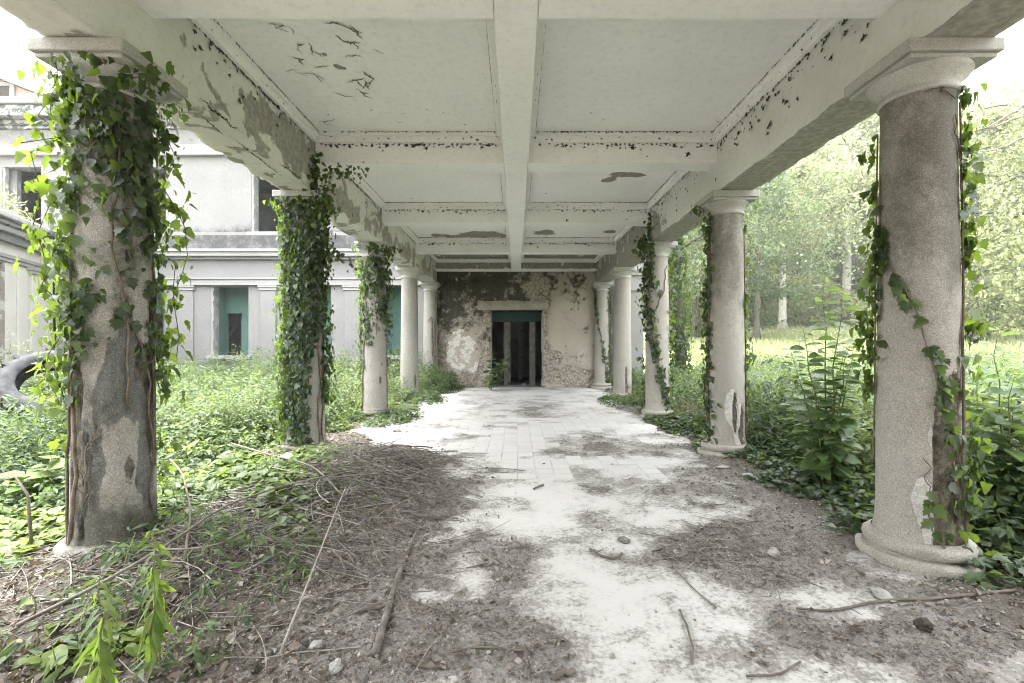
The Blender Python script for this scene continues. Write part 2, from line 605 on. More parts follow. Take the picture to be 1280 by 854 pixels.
def make_ground():
    g = np.concatenate([-np.geomspace(700, 14, 26), np.linspace(-12, 34, 185), np.geomspace(36, 700, 26)])
    X, Y = np.meshgrid(g, g, indexing='ij')
    Z = ground_z(X, Y)
    inside = (np.abs(X) < 3.25) & (Y < 15.4) & (Y > -6.6)
    Z = np.where(inside, -.12, Z)
    lawn = sstep(11, 17, X * .6 + Y * .8) * sstep(2.5, 4.5, X)
    lawn = np.maximum(lawn, sstep(40, 60, np.hypot(X, Y)))
    b = MB().grid(np.stack([X, Y, Z], -1)[:, ::1], lawn=lawn)
    o = b.build('ground', M['ground'], smooth=True)
    o['kind'] = 'structure'


make_ground()

DIRT = [(455, 605, 100, 42, 1.0), (545, 612, 40, 30, .6), (385, 690, 120, 70, 1.2), (300, 800, 150, 100, 1.2), (600, 765, 75, 45, .55), (560, 702, 62, 26, .5),
        (640, 690, 46, 16, .6), (650, 735, 45, 30, .45), (520, 815, 110, 40, .48), (470, 770, 60, 40, .45), (690, 840, 40, 16, .4),
        (915, 682, 100, 36, .9), (985, 618, 140, 34, .82), (1010, 690, 100, 36, .6), (738, 560, 38, 13, .95), (860, 556, 60, 11, .65), (930, 590, 70, 16, .6),
        (830, 612, 50, 14, .45), (1080, 800, 150, 34, .6), (955, 770, 70, 24, .45), (860, 835, 70, 22, .45), (732, 645, 22, 14, .5), (745, 662, 30, 14, .35),
        (1210, 790, 130, 70, .85), (1090, 730, 70, 22, .55), (665, 507, 20, 9, .75), (665, 522, 22, 6, .45), (785, 514, 40, 7, .5), (700, 545, 14, 5, .3),
        (800, 700, 30, 16, .35), (700, 800, 40, 18, .35),
        (585, 712, 28, 13, -.7), (530, 745, 24, 10, -.6), (640, 775, 16, 8, -.3), (1005, 752, 36, 18, -.7), (930, 778, 40, 12, -.5), (395, 692, 20, 10, -.7), (845, 645, 40, 14, -.45), (1080, 770, 30, 12, -.3)]


def dirt_field(X, Y):
    Yc = np.maximum(Y, .9)
    px = CX + F * X / Yc
    py = CY + F * CAMZ / Yc
    f = np.zeros_like(X)
    for cx, cy, rx, ry, s in DIRT:
        d2 = ((px - cx) / rx) ** 2 + ((py - cy) / ry) ** 2
        f = f + s * np.exp(-d2 * .8)
    f = np.where(f > 1, 1 + (f - 1) * .25, f)
    edge = sstep(-2.15, -2.75, X + .25 * np.sin(Y * 1.7)) + sstep(2.3, 2.8, X + .2 * np.sin(Y * 1.3 + 1))
    edge = edge + sstep(-1.6, -2.3, X) * sstep(6.2, 5.2, Y)
    n = (fbm(X * 2.6, Y * 2.6, 0, 11, 6, .66) - .5) * 1.75 + (fbm(X * 14, Y * 14, 0, 12, 3) - .5) * .35
    f = f + .13 * sstep(4.6, 3.0, Y) + .10 * sstep(.2, .9, fbm(X * .9, Y * .9, 0, 13, 3) * 1.4)
    return f * .88 + edge * .9 + n * 1.25


def pile_h(X, Y):
    """the heap of dry vines and soil at the left"""
    h = .16 * np.exp(-(((X + 1.55) / .75) ** 2 + ((Y - 4.75) / 1.15) ** 2))
    h = h + .12 * np.exp(-(((X + 1.9) / .8) ** 2 + ((Y - 3.3) / 1.0) ** 2))
    return h + .05 * sstep(-1.4, -2.6, X) * sstep(8, 5, Y)


def make_floor():
    xs = np.linspace(-3.2, 3.2, 161)
    ys = np.concatenate([np.linspace(-6.5, .9, 18), np.linspace(1.0, 9, 321), np.linspace(9.06, 15.35, 106)])
    X, Y = np.meshgrid(xs, ys, indexing='ij')
    D = dirt_field(X, Y)
    Z = (fbm(X * 3, Y * 3, 0, 21, 4) - .5) * .006
    b = MB().grid(np.stack([X, Y, Z], -1), dirt=D)
    b.box(-3.2, 3.2, -6.5, 15.35, -.16, -.012, dirt=1)
    fl = b.build('porch_floor', M['floor'], smooth=True)
    fl['kind'] = 'structure'
    # square tiles showing through the dust
    tb = MB()
    s = .0985
    tb.add([(-s, -s, -.004), (s, -s, -.004), (s, s, -.004), (-s, s, -.004), (-s + .006, -s + .006, .002), (s - .006, -s + .006, .002), (s - .006, s - .006, .002), (-s + .006, s - .006, .002)],
           [(4, 5, 6, 7), (0, 1, 5, 4), (1, 2, 6, 5), (2, 3, 7, 6), (3, 0, 4, 7)])
    me = tb.mesh('tile', M['tile'])
    c = []
    for i in range(-10, 11):
        for j in range(0, 22):
            x, y = .12 + i * .2, 4.9 + j * .2
            d = float(dirt_field(np.array([[x]]), np.array([[y]]))[0, 0])
            edge = abs(x - .25) / 1.7 + max(0, (5.7 - y)) * .8 + max(0, y - 8.4) * .6
            if d < .28 and rnd.random() > edge * .8 - .25:
                c.append((y, x))
    c.sort()
    for y, x in c[:300]:
        t = link('tile', me, fl, (x, y, .002 + rnd.uniform(0, .0025)))
        t.rotation_euler = (rnd.uniform(-.006, .006), rnd.uniform(-.006, .006), rnd.uniform(-.01, .01))
    # soil drifted over the floor
    xs = np.linspace(-3.6, 3.6, 361)
    ys = np.concatenate([np.linspace(.9, 7, 400), np.linspace(7.03, 13, 180)])
    X, Y = np.meshgrid(xs, ys, indexing='ij')
    D = dirt_field(X, Y)
    lump = (fbm(X * 18, Y * 18, 0, 31, 3, .6) - .5) * .03
    Z = np.clip((D - .62) * .05, -.02, .04) + lump * sstep(.4, .9, D) + pile_h(X, Y) * sstep(.4, .9, D) - .004
    out = (np.abs(X) > 3.3)
    Z = np.where(out, Z - .05, Z)
    hum = sstep(-.9, -1.7, X + .5 * (fbm(X * 1.5, Y * 1.5, 0, 33, 4) - .5)) + sstep(2.2, 2.7, X + .5 * (fbm(X * 1.5, Y * 1.5, 0, 34, 4) - .5))
    so = MB().grid(np.stack([X, Y, Z], -1), humus=np.clip(hum, 0, 1)).build('soil', M['soil'], smooth=True)
    so['kind'] = 'stuff'
    so['label'] = 'grey soil and dust drifted over the porch floor'
    return fl


floor = make_floor()


def soil_z(x, y):
    X, Y = np.array([[x]]), np.array([[y]])
    D = float(dirt_field(X, Y)[0, 0])
    return max(0.004, min(.04, (D - .62) * .05) + float(pile_h(X, Y)[0, 0]) * float(sstep(.4, .9, np.array(D))))


# ---------------------------------------------------------------- the portico
COLX = 2.72
ROWS = [3.2, 6.12, 9.09, 12.06, 14.98]
BEAMY = [.19, 3.16, 6.12, 9.09, 12.06, 15.03]
ZB, ZX, ZC = 3.33, 3.72, 4.08


def view_angle(cx, cy):
    return math.atan2(-cy, -cx)


COLLAB = {('l', 0): 'thick flaking column with grey cement patches under large bright ivy, nearest at the left',
          ('l', 1): 'column wrapped almost from top to foot in small dark ivy leaves',
          ('l', 2): 'pale column with ivy only round its upper half, small dark chips low on the shaft',
          ('l', 3): 'clean bare column left of the doorway, smooth and without ivy',
          ('l', 4): 'column with a dark jagged crack, against the left corner of the mossy wall',
          ('r', 0): 'big rough column with broken stucco baring its dark core near the foot',
          ('r', 1): 'column with a white split patch low down and ivy along its left edge',
          ('r', 2): 'column with an ivy mass at its capital and a vine winding down to its foot',
          ('r', 3): 'plain bare column with a small dark break near its foot, right of the doorway',
          ('r', 4): 'column with one thin vine, against the right corner of the cracked wall'}


def make_column(side, i):
    sx = -1 if side == 'l' else 1
    cx, cy = sx * COLX, ROWS[i]
    root = thing('column', COLLAB[side, i], 'column', (cx, cy, 0), 0, 'columns of the portico')
    va = view_angle(cx, cy)
    near = i == 0
    nt, nz = (150, 230) if near else (90, 130) if i == 1 else (56, 80)
    sd = 100 + i * 7 + (0 if side == 'l' else 50)
    off = np.linspace(-180, 180, nt, endpoint=False)
    zz = np.linspace(.14, 3.10, nz)
    O, Zg = np.meshgrid(off, zz, indexing='xy')      # nz, nt
    T = np.radians(O) + va
    r = .228 - .028 * np.clip(Zg / 3.1, 0, 1) ** 1.5
    r = r + .03 * np.exp(-((Zg - .14) / .06)) + .012 * np.exp(-((3.1 - Zg) / .03))
    ux, uy = np.cos(T), np.sin(T)
    warp = (fbm(ux * 2 + Zg * .3, uy * 2, Zg * 2.2, sd, 5, .6) - .5)
    dam = np.zeros_like(O)
    alt = np.zeros_like(O)
    stain = np.full_like(O, -.1)

    def blob(a0, z0, da, dz, s=1.2):
        return s * np.exp(-(((O - a0) / da) ** 2 + ((Zg - z0) / dz) ** 2) * .8)
    if (side, i) == ('r', 0):
        dam = blob(40, .50, 15, .40) + blob(46, .22, 20, .26) + blob(34, .80, 8, .18, .9) + blob(68, .8, 25, .5, .9)
        alt = blob(7, .44, 11, .15, 1.3) + blob(17, .26, 9, .13, 1.0) + blob(22, .84, 10, .07, .9)
        stain = -.05 + .72 * sstep(.8, 2.5, Zg) + .3 * sstep(0, 80, O) * sstep(1.2, 2, Zg)  # shade painted in: darker towards the top and the upper right
    elif (side, i) == ('l', 0):
        dam = blob(-70, 1.0, 14, .5, .95) + blob(45, 1.3, 14, .12, .9) + blob(-50, .5, 10, .1, .7) + blob(20, .65, 10, .2, .5) + blob(70, 1.2, 16, .7, .6) + blob(0, 2.7, 30, .25, .5)
        alt = blob(-50, .62, 26, .2, 1.4) + blob(18, 1.22, 26, .2, 1.3) + blob(50, .7, 18, .3, .9) + blob(-10, 1.1, 14, .1, .8)
        stain = .08 + .42 * sstep(-75, -30, O) + .35 * warp + .15 * (1 - sstep(.2, .6, Zg)) - .5 * blob(-75, 1.65, 22, .35, 1)  # dirt plus painted light: left strip lighter as lit, facing side shaded
        alt = alt + .25
        dam = dam + .2
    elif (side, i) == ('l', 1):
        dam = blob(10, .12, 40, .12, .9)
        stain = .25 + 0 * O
    elif (side, i) == ('l', 2):
        dam = blob(30, .72, 7, .1, .9) + blob(38, 1.05, 5, .06, .9)
        stain = -.1 + .6 * sstep(1.4, 2.2, Zg)  # darker in the upper part
    elif (side, i) == ('l', 4):
        dam = blob(20, 1.5, 6, .7, .75) + blob(35, .8, 6, .5, .75)
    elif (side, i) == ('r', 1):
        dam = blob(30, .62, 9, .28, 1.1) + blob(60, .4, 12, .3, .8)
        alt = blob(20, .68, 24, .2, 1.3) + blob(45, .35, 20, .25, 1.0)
        stain = -.05 + .68 * sstep(1.0, 2.6, Zg)  # darker towards the top
    elif (side, i) == ('r', 3):
        dam = blob(25, .62, 12, .22, 1.0) + blob(30, .3, 10, .15, .8)
    elif (side, i) == ('r', 4):
        dam = blob(60, .4, 25, .3, 1.0)
    else:
        dam = blob(40, .5, 14, .2, .6)
    stain = stain + .35 * (1 - sstep(.15, .5, Zg)) * (.4 + warp)
    D = sstep(.44, .58, dam + warp * 1.5)
    A = sstep(.44, .58, alt + warp * 1.3)
    rough = (fbm(ux * 9, uy * 9, Zg * 9, sd + 5, 4, .6) - .5)
    r = r + warp * .008 - D * (.026 + .05 * np.abs(rough)) - A * .006 + rough * .004
    P = np.stack([ux * r, uy * r, Zg], -1)
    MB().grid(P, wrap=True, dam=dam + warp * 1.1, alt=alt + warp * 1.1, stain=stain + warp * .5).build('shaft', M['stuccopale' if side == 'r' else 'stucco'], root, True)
    # foot: two worn rings on a low plinth
    prof = [(.33, -.06), (.34, -.02), (.345, .045), (.335, .06), (.30, .066), (.268, .07), (.27, .078), (.295, .088), (.305, .11), (.30, .138), (.28, .155), (.256, .16), (.25, .168), (.25, .175)]
    o2 = np.linspace(-180, 180, 72, endpoint=False)
    Pn = []
    for rr, z in prof:
        t = np.radians(o2) + va
        n = fbm(np.cos(t) * 3, np.sin(t) * 3, z * 7, sd + 9, 4, .6) - .5
        chip = sstep(.1, .3, fbm(np.cos(t) * 2.2, np.sin(t) * 2.2, z * 3, sd + 17, 3) - .45)
        q = rr + n * .014 - chip * .03 * (rr > .3)
        Pn.append(np.stack([np.cos(t) * q, np.sin(t) * q, np.full_like(t, z) + n * .012], -1))
    MB().grid(np.array(Pn), wrap=True, dam=.1, stain=.12 if side == 'r' else .6).build('base', M['stuccopale' if side == 'r' else 'stucco'], root, True)
    # capital: neck ring and swelling echinus, square slab above as its own part
    prof = [(.20, 3.07), (.222, 3.075), (.225, 3.095), (.208, 3.10), (.212, 3.13), (.235, 3.16), (.268, 3.19), (.283, 3.212), (.283, 3.222), (.1, 3.222)]
    t = np.linspace(0, 2 * math.pi, 64, endpoint=False)
    P = np.array([[(math.cos(a) * q, math.sin(a) * q, z) for a in t] for q, z in prof])
    cp = MB().grid(P, wrap=True, dam=.05).build('capital', M['capital'], root, True)
    ab = MB()
    ab.box(-.272, .272, -.272, .272, 3.221, 3.252, dam=0)
    ab.box(-.295, .295, -.295, .295, 3.252, 3.333, dam=.1)
    bevel(ab.build('abacus', M['capital'], cp), .008, 2)
    return root


columns = {(s, i): make_column(s, i) for s in 'lr' for i in range(5)}

roof = thing('portico_roof', 'coffered concrete portico roof with peeling paint over the porch', 'roof', (0, 7.5, 3.33))
RO = np.array([0, 7.5, 3.33])


def rpart(mb, name, m, smooth=False, **k):
    mb.V = [v - RO for v in mb.V]
    return mb.build(name, m, roof, smooth, **k)


def side_beam(sx):
    """built as a wrapped grid: bottom edge worn, faces uneven"""
    ys = np.concatenate([np.linspace(-6.2, -.3, 40), np.linspace(-.2, 15.9, 410)])
    x0, x1 = 2.54, 2.95
    sec = []
    for k in range(17):
        sec.append((x0, 4.22 - (4.22 - ZB) * k / 16))
    for k in range(1, 9):
        sec.append((x0 + (x1 - x0) * k / 8, ZB))
    for k in range(1, 12):
        sec.append((x1, ZB + (4.32 - ZB) * k / 11))
    sec = np.array(sec)
    P = np.zeros((len(ys), len(sec), 3))
    P[:, :, 0] = sec[None, :, 0] * sx
    P[:, :, 1] = ys[:, None]
    P[:, :, 2] = sec[None, :, 1]
    sd = 300 + sx
    n = fbm(P[..., 0] * 3, P[..., 1] * 2.5, P[..., 2] * 3, sd, 5, .6) - .5
    low = np.exp(-((P[..., 2] - ZB) / .09) ** 2)
    wear = .026 if sx < 0 else .012
    chip = sstep(.02, .22, fbm(P[..., 0], P[..., 1] * 4.5, P[..., 2] * 3, sd + 4, 5, .65) - .45)
    inner = np.abs(P[..., 0]) < 2.75
    P[..., 0] += sx * n * (.012 if sx > 0 else .02) + sx * np.where(inner, 1, -1) * chip * low * wear
    P[..., 2] += np.where(P[..., 2] < ZB + .01, chip * wear * .8 + n * .012, 0)
    if sx < 0:
        dam = .22 + .24 * sstep(4.05, 3.5, P[..., 2]) * (.6 + .8 * n) + .18 * sstep(4.3, 5.8, P[..., 1])
        dam = dam + .5 * np.exp(-(((P[..., 1] - 5.1) / .6) ** 2 + ((P[..., 2] - 3.7) / .2) ** 2))
        dam = np.where(np.abs(P[..., 2] - ZB) < .03, .42 + .5 * n, dam)
    else:
        dam = .02 + .5 * sstep(6.5, 9.5, P[..., 1]) + .15 * sstep(4, 3.5, P[..., 2]) * sstep(6, 8, P[..., 1])
        dam = dam + .8 * np.exp(-(((P[..., 1] - 5.35) / .45) ** 2 + ((np.abs(P[..., 0]) - 2.66) / .12) ** 2)) * (P[..., 2] < ZB + .03)
        dam = np.where(P[..., 2] < ZB + .02, np.maximum(dam, .75), dam)
    b = MB()
    Q = P if sx < 0 else P[:, ::-1]
    b.grid(Q, dam=dam if sx < 0 else dam[:, ::-1])
    rpart(b, 'side_beam', M['beam'], True)


side_beam(-1)
side_beam(1)

cb = MB()
ys = np.linspace(-.1, 15.2, 160)
cb.box(-.155, .155, -.1, 15.19, ZX, ZC + .1, dam=0)
bevel(rpart(cb, 'centre_beam', M['paint']), .012)


def panel_dam(X, Y, side, bay):
    d = np.zeros_like(X)

    def bl(px, py, rx, ry, s):
        Yc = F * (ZC - CAMZ) / (CY - py)
        Xc = (px - CX) / F * Yc
        rX = rx / F * Yc
        rY = ry * Yc * Yc / (F * (ZC - CAMZ))
        return s * np.exp(-(((X - Xc) / rX) ** 2 + ((Y - Yc) / rY) ** 2))
    if bay == 1 and side < 0:
        d += bl(405, 68, 5, 3, .8) + bl(428, 86, 10, 3, .75) + bl(420, 82, 6, 4, .7)
    elif bay == 2 and side > 0:
        d += bl(786, 219, 24, 4, 1.1) + bl(760, 226, 12, 3, .8)
    elif bay == 3 and side < 0:
        d += bl(605, 298, 32, 9, 1.2) + bl(550, 295, 18, 4, .6)
    elif bay == 3 and side > 0:
        d += bl(680, 291, 20, 5, .75) + bl(762, 290, 14, 3, .7)
    elif bay == 4:
        d += .62
    return d


def mould_frame(x0, x1, y0, y1):
    """stepped moulding round a panel"""
    b = MB()
    for w, z0, z1 in ((.085, ZC - .045, ZC + .02), (.045, ZC - .115, ZC - .045)):
        b.box(x0, x1, y0, y0 + w, z0, z1, dam=.05)
        b.box(x0, x1, y1 - w, y1, z0, z1, dam=.05)
        b.box(x0, x0 + w, y0 + w, y1 - w, z0, z1, dam=.05)
        b.box(x1 - w, x1, y0 + w, y1 - w, z0, z1, dam=.05)
    return b


for k in range(len(BEAMY)):
    for s in (-1, 1):
        xa, xb = sorted((s * .155, s * 2.56))
        b = MB()
        zl = ZX + (.0 if k else 0)
        Yb = BEAMY[k]
        nx, nzz = 60, 8
        pr = [(Yb - .15, ZC + .1 - (ZC + .1 - zl) * t / 7) for t in range(8)] + [(Yb - .15 + .3 * t / 5, zl) for t in range(1, 6)] + [(Yb + .15, zl + (ZC + .1 - zl) * t / 7) for t in range(1, 8)]
        xs = np.linspace(xa, xb, nx)
        P = np.zeros((nx, len(pr), 3))
        P[..., 0] = xs[:, None]
        P[..., 1] = np.array(pr)[None, :, 0]
        P[..., 2] = np.array(pr)[None, :, 1]
        n = fbm(P[..., 0] * 2.5, P[..., 1] * 2.5, P[..., 2] * 2.5, 400 + k * 3 + s, 4) - .5
        P[..., 2] += np.where(np.abs(P[..., 2] - zl) < .001, n * .006, 0)
        dm = .62 + .2 * n if k == 5 else 0.03 + .25 * sstep(.3, .5, n + (.25 if k >= 4 else 0)) + 0 * n
        dm = np.where((k == 5) & (P[..., 2] < ZX + .03), .1, dm) if k == 5 else dm
        o = rpart(b.grid(P, dam=dm), 'cross_beam', M['paint'], False)
for k in range(5):
    y0, y1 = BEAMY[k] + .15, BEAMY[k + 1] - .15
    for s in (-1, 1):
        xa, xb = sorted((s * .155, s * 2.54))
        xs, ys = np.linspace(xa, xb, 100), np.linspace(y0, y1, 110)
        X, Y = np.meshgrid(xs, ys, indexing='ij')
        d = panel_dam(X, Y, s, k)
        n = fbm(X * 4, Y * 4, 0, 500 + k * 2 + s, 5, .6) - .5
        Z = ZC + sstep(.45, .6, d + n * .8) * .012 + n * .004
        rpart(MB().grid(np.stack([X, Y, Z], -1)[:, ::-1], dam=d[:, ::-1] + .3 * n[:, ::-1]), 'ceiling_panel', M['paint'], True)
        rpart(mould_frame(xa, xb, y0, y1), 'moulding', M['paint'])
sb = MB().box(-3.15, 3.15, -6.25, 15.95, 4.19, 4.34)  # slab and side beams run on unseen behind the viewer to shade the columns
rpart(sb, 'roof_slab', M['roofslab'])


# mould tufts along the mouldings, joined
def star(mb, c, u, v, nrm, s):
    k = rnd.randint(12, 17)
    a0 = rnd.uniform(0, 6.28)
    pts = []
    for i in range(k):
        a = a0 + i / k * 6.283
        q = s * rnd.choice((rnd.uniform(.35, .55), rnd.uniform(.45, .8), rnd.uniform(.8, 1.6)))
        pts.append(np.array(c) + (np.array(u) * math.cos(a) * 1.25 + np.array(v) * math.sin(a)) * q)
    V = [np.array(c) + np.array(nrm) * .012 * s / .03] + [p + np.array(nrm) * .0015 for p in pts]
    mb.add(V, [(0, i + 1, (i + 1) % k + 1) for i in range(k)])


ms = MB()


def mrow(p0, p1, u, v, nrm, step, prob, s0, s1, jv):
    p0, p1 = np.array(p0, float), np.array(p1, float)
    n = int(np.linalg.norm(p1 - p0) / step)
    ph = rnd.uniform(0, 50)
    for i in range(n):
        t = (i + .5 + rnd.uniform(-.22, .22)) / n
        dn = float(vnoise(np.array(ph + i * .12), np.array(.5), 0, 77))
        if rnd.random() > prob * (.7 + .4 * dn):
            continue
        c = p0 + (p1 - p0) * t + np.array(v) * rnd.gauss(0, jv)
        star(ms, c, u, v, nrm, 1.02 * (s0 + (s1 - s0) * rnd.random() ** 2.2) * (.75 + .5 * dn))


for k in range(1, 5):
    y0, y1 = BEAMY[k] + .15, BEAMY[k + 1] - .15
    for s in (-1, 1):
        xa, xb = sorted((s * .155, s * 2.54))
        X_, Z_ = (1, 0, 0), (0, 0, 1)
        mrow((xa + .09, y1 - .0875, ZC - .006), (xb - .09, y1 - .0875, ZC - .006), X_, Z_, (0, -1, 0), .042, .97, .011, .019, .002)
        mrow((xa + .09, y0 + .0875, ZC - .006), (xb - .09, y0 + .0875, ZC - .006), X_, Z_, (0, 1, 0), .042, .7, .008, .014, .002)
        if k < 4:
            mrow((xa + .05, y1 - .002, ZC - .128), (xb - .05, y1 - .002, ZC - .128), X_, Z_, (0, -1, 0), .056, .95, .013, .025, .010)
            mrow((xa + .05, y1 - .002, ZC - .155), (xb - .05, y1 - .002, ZC - .155), X_, Z_, (0, -1, 0), .085, .75, .010, .030, .016)
            mrow((xa + .05, y1 - .002, ZC - .25), (xb - .05, y1 - .002, ZC - .25), X_, Z_, (0, -1, 0), .5, .5, .010, .030, .04)
        mrow((xa + .05, y1 - .047, ZC - .075), (xb - .05, y1 - .047, ZC - .075), X_, Z_, (0, -1, 0), .10, .6, .008, .018, .016)
        for xe, sg in ((s * .155, s), (s * 2.54, -s)):
            U_ = (0, 1, 0)
            outer = abs(xe) > 1
            mrow((xe + sg * .0875, y0 + .09, ZC - .006), (xe + sg * .0875, y1 - .09, ZC - .006), U_, Z_, (sg, 0, 0), .042, .97, .011, .019, .002)
            mrow((xe + sg * .004, y0, ZC - .126), (xe + sg * .004, y1, ZC - .126), U_, Z_, (sg, 0, 0), .044, .97, .011, .021, .007)
            mrow((xe + sg * .047, y0, ZC - .08), (xe + sg * .047, y1, ZC - .08), U_, Z_, (sg, 0, 0), .12, .6, .007, .014, .014)
            if outer and k < 4:
                o_ = .014
                mrow((xe + sg * o_, y0, ZC - .165), (xe + sg * o_, y1, ZC - .165), U_, Z_, (sg, 0, 0), .09, .75, .010, .028, .03)
                for _ in range(60 if s > 0 else 24):
                    star(ms, (xe + sg * o_, rnd.uniform(y0, y1), ZC - .17 - abs(rnd.gauss(0, .16))), U_, Z_, (sg, 0, 0), rnd.choice((.008, .013, .021)))
        for _ in range(9 if (k == 1 and s < 0) else 3):
            star(ms, (rnd.uniform(xa + .1, xb - .1), rnd.uniform(y1 - .7, y1 - .1), ZC - .003), (1, 0, 0), (0, 1, 0), (0, 0, -1), rnd.uniform(.006, .014))
rpart(ms, 'mould_spots', M['mould'], kind='stuff')


# open cracks and lifted edges on the left beam and ceiling
def crack(mb, P, w, nrm):
    P = np.array(P, float)
    t = np.linspace(0, 1, len(P))
    tt = np.linspace(0, 1, len(P) * 5)
    Q = np.stack([np.interp(tt, t, P[:, i]) for i in range(3)], 1)
    T = np.gradient(Q, axis=0)
    T /= np.linalg.norm(T, axis=1, keepdims=True)
    S = np.cross(T, nrm)
    jit = np.array([rnd.gauss(0, 1) for _ in tt])
    ww = w * np.sin(np.pi * np.clip(tt, .03, .97)) * np.array([rnd.uniform(.4, 1.3) for _ in tt])
    Q = Q + S * (jit * w * .8)[:, None] + np.array(nrm) * .004
    V = np.concatenate([Q - S * ww[:, None], Q + S * ww[:, None]])
    n = len(tt)
    mb.add(V, [(i, i + 1, i + 1 + n, i + n) for i in range(n - 1)])


ck = MB()
for (ya, yb, za) in ((3.75, 4.35, 3.40), (5.0, 5.75, 3.375)):
    crack(ck, [(-2.535, ya + (yb - ya) * t, za - .02 * t + rnd.uniform(-.022, .022)) for t in np.linspace(0, 1, 12)], .010, (1, 0, 0))
for (ya, yb) in ((4.3, 5.4), (3.9, 4.3)):
    crack(ck, [(-2.60 - .05 * t, ya + (yb - ya) * t, ZB) for t in np.linspace(0, 1, 9)], .009, (0, 0, -1))
rpart(ck, 'crack', M['crack'], kind='stuff')
fk = MB()
for (px, py, dx, dy, w) in ((420, 30, 14, 2, .016), (446, 34, 8, 5, .014), (440, 50, 14, 2, .018), (420, 46, 5, 4, .01), (386, 60, 3, 9, .011), (378, 52, 5, 1, .010), (401, 82, 9, -1, .012), (458, 94, 8, 6, .017),
                            (448, 100, 13, -3, .016), (462, 106, 3, 7, .014), (375, 72, 10, 2, .014), (367, 87, 9, -1, .008), (398, 96, 9, 8, .010), (440, 71, 13, 0, .012), (430, 117, 13, 3, .012),
                            (412, 150, 11, -2, .012), (456, 112, 8, 4, .013), (355, 34, 7, -2, .010), (386, 92, 7, 2, .009), (344, 30, 8, 1, .010), (500, 150, 4, 1, .006), (470, 64, 5, 2, .006)):
    H = ZC - CAMZ
    q = []
    cvx = rnd.uniform(-4, 6)
    px += rnd.uniform(-4, 4)
    for t in np.linspace(-1, 1, 9):
        xx, yy = px + dx * t + rnd.uniform(-1, 1), py + dy * t + cvx * (1 - t * t) * .6 + rnd.uniform(-.8, .8)
        Yc = F * H / (CY - yy)
        q.append(((xx - CX) / F * Yc, Yc, ZC - .004))
    w *= .62
    crack(fk, q, w, (0, 0, -1))
    if rnd.random() < .5:
        k = rnd.randint(2, 6)
        q2 = [q[k]]
        for _ in range(4):
            q2.append((q2[-1][0] + rnd.uniform(-.03, .045), q2[-1][1] + rnd.uniform(.01, .05), ZC - .004))
        crack(fk, q2, w * .7, (0, 0, -1))
rpart(fk, 'paint_flake', M['mould'], kind='stuff')

# ---------------------------------------------------------------- the villa
villa = thing('villa', 'derelict two storey villa with pale pilastered front and empty window openings', 'building', (-8, 16, 0))
VO = np.array([-8, 16, 0])


def vpart(mb, name, m, parent=None, smooth=False, **k):
    mb.V = [v - VO for v in mb.V]
    return mb.build(name, m, parent or villa, smooth, **k)


def holed(x0, x1, z0, z1, Y, depth, holes, stainf=None, step=.35):
    b = MB()
    xs = sorted({x0, x1, *[h[0] for h in holes], *[h[1] for h in holes]})
    zs = sorted({z0, z1, *[h[2] for h in holes], *[h[3] for h in holes]})

    def sub(a):
        out = []
        for p, q in zip(a[:-1], a[1:]):
            n = max(1, int((q - p) / step))
            out += [p + (q - p) * i / n for i in range(n)]
        return np.array(out + [a[-1]])
    X, Z = sub(xs), sub(zs)
    XX, ZZ = np.meshgrid(X, Z, indexing='ij')
    st = stainf(XX, ZZ) if stainf else np.zeros_like(XX)
    V = np.stack([XX, np.full_like(XX, Y), ZZ], -1).reshape(-1, 3)
    nz = len(Z)
    Fc = []
    for i in range(len(X) - 1):
        for j in range(nz - 1):
            mx, mz = (X[i] + X[i + 1]) / 2, (Z[j] + Z[j + 1]) / 2
            if any(h[0] < mx < h[1] and h[2] < mz < h[3] for h in holes):
                continue
            a = i * nz + j
            Fc.append((a, a + nz, a + nz + 1, a + 1))
    b.add(V, np.array(Fc), stain=st.reshape(-1), dam=0)
    for hx0, hx1, hz0, hz1 in holes:
        for q in ([(hx0, Y, hz0), (hx0, Y, hz1), (hx0, Y + depth, hz1), (hx0, Y + depth, hz0)],
                  [(hx1, Y, hz1), (hx1, Y, hz0), (hx1, Y + depth, hz0), (hx1, Y + depth, hz1)],
                  [(hx0, Y, hz1), (hx1, Y, hz1), (hx1, Y + depth, hz1), (hx0, Y + depth, hz1)],
                  [(hx1, Y, hz0), (hx0, Y, hz0), (hx0, Y + depth, hz0), (hx1, Y + depth, hz0)]):
            b.add(q, [(0, 1, 2, 3)], stain=.2, dam=.5)
    return b


FY = 16.0
k_ = F / FY
GW = [(wx(c, FY) - .64, wx(c, FY) + .64, 1.0, 3.35) for c in (80, 182, 287, 390, 492)]
UW = [(wx(c, FY) - .66, wx(c, FY) + .66, 5.19, 7.40) for c in (26, 182, 338, 494)]
XL, XR = -22.0, -2.62
vpart(holed(XL, XR, -.3, 3.37, FY, .45, GW, lambda X, Z: .55 * sstep(1.1, .4, Z) + 0 * X), 'wall', M['facade'])
vpart(holed(XL, XR, 3.37, 5.19, FY - .002, .1, [], lambda X, Z: .5 * sstep(.25, .0, np.abs(Z - 4.85)) + 0 * X), 'wall', M['facade'])
vpart(holed(XL, XR, 5.0, 7.80, FY + .03, .45, UW, lambda X, Z: .85 * sstep(5.75, 5.0, Z) + .1 * np.sin(X * 1.3)), 'wall', M['facade'])
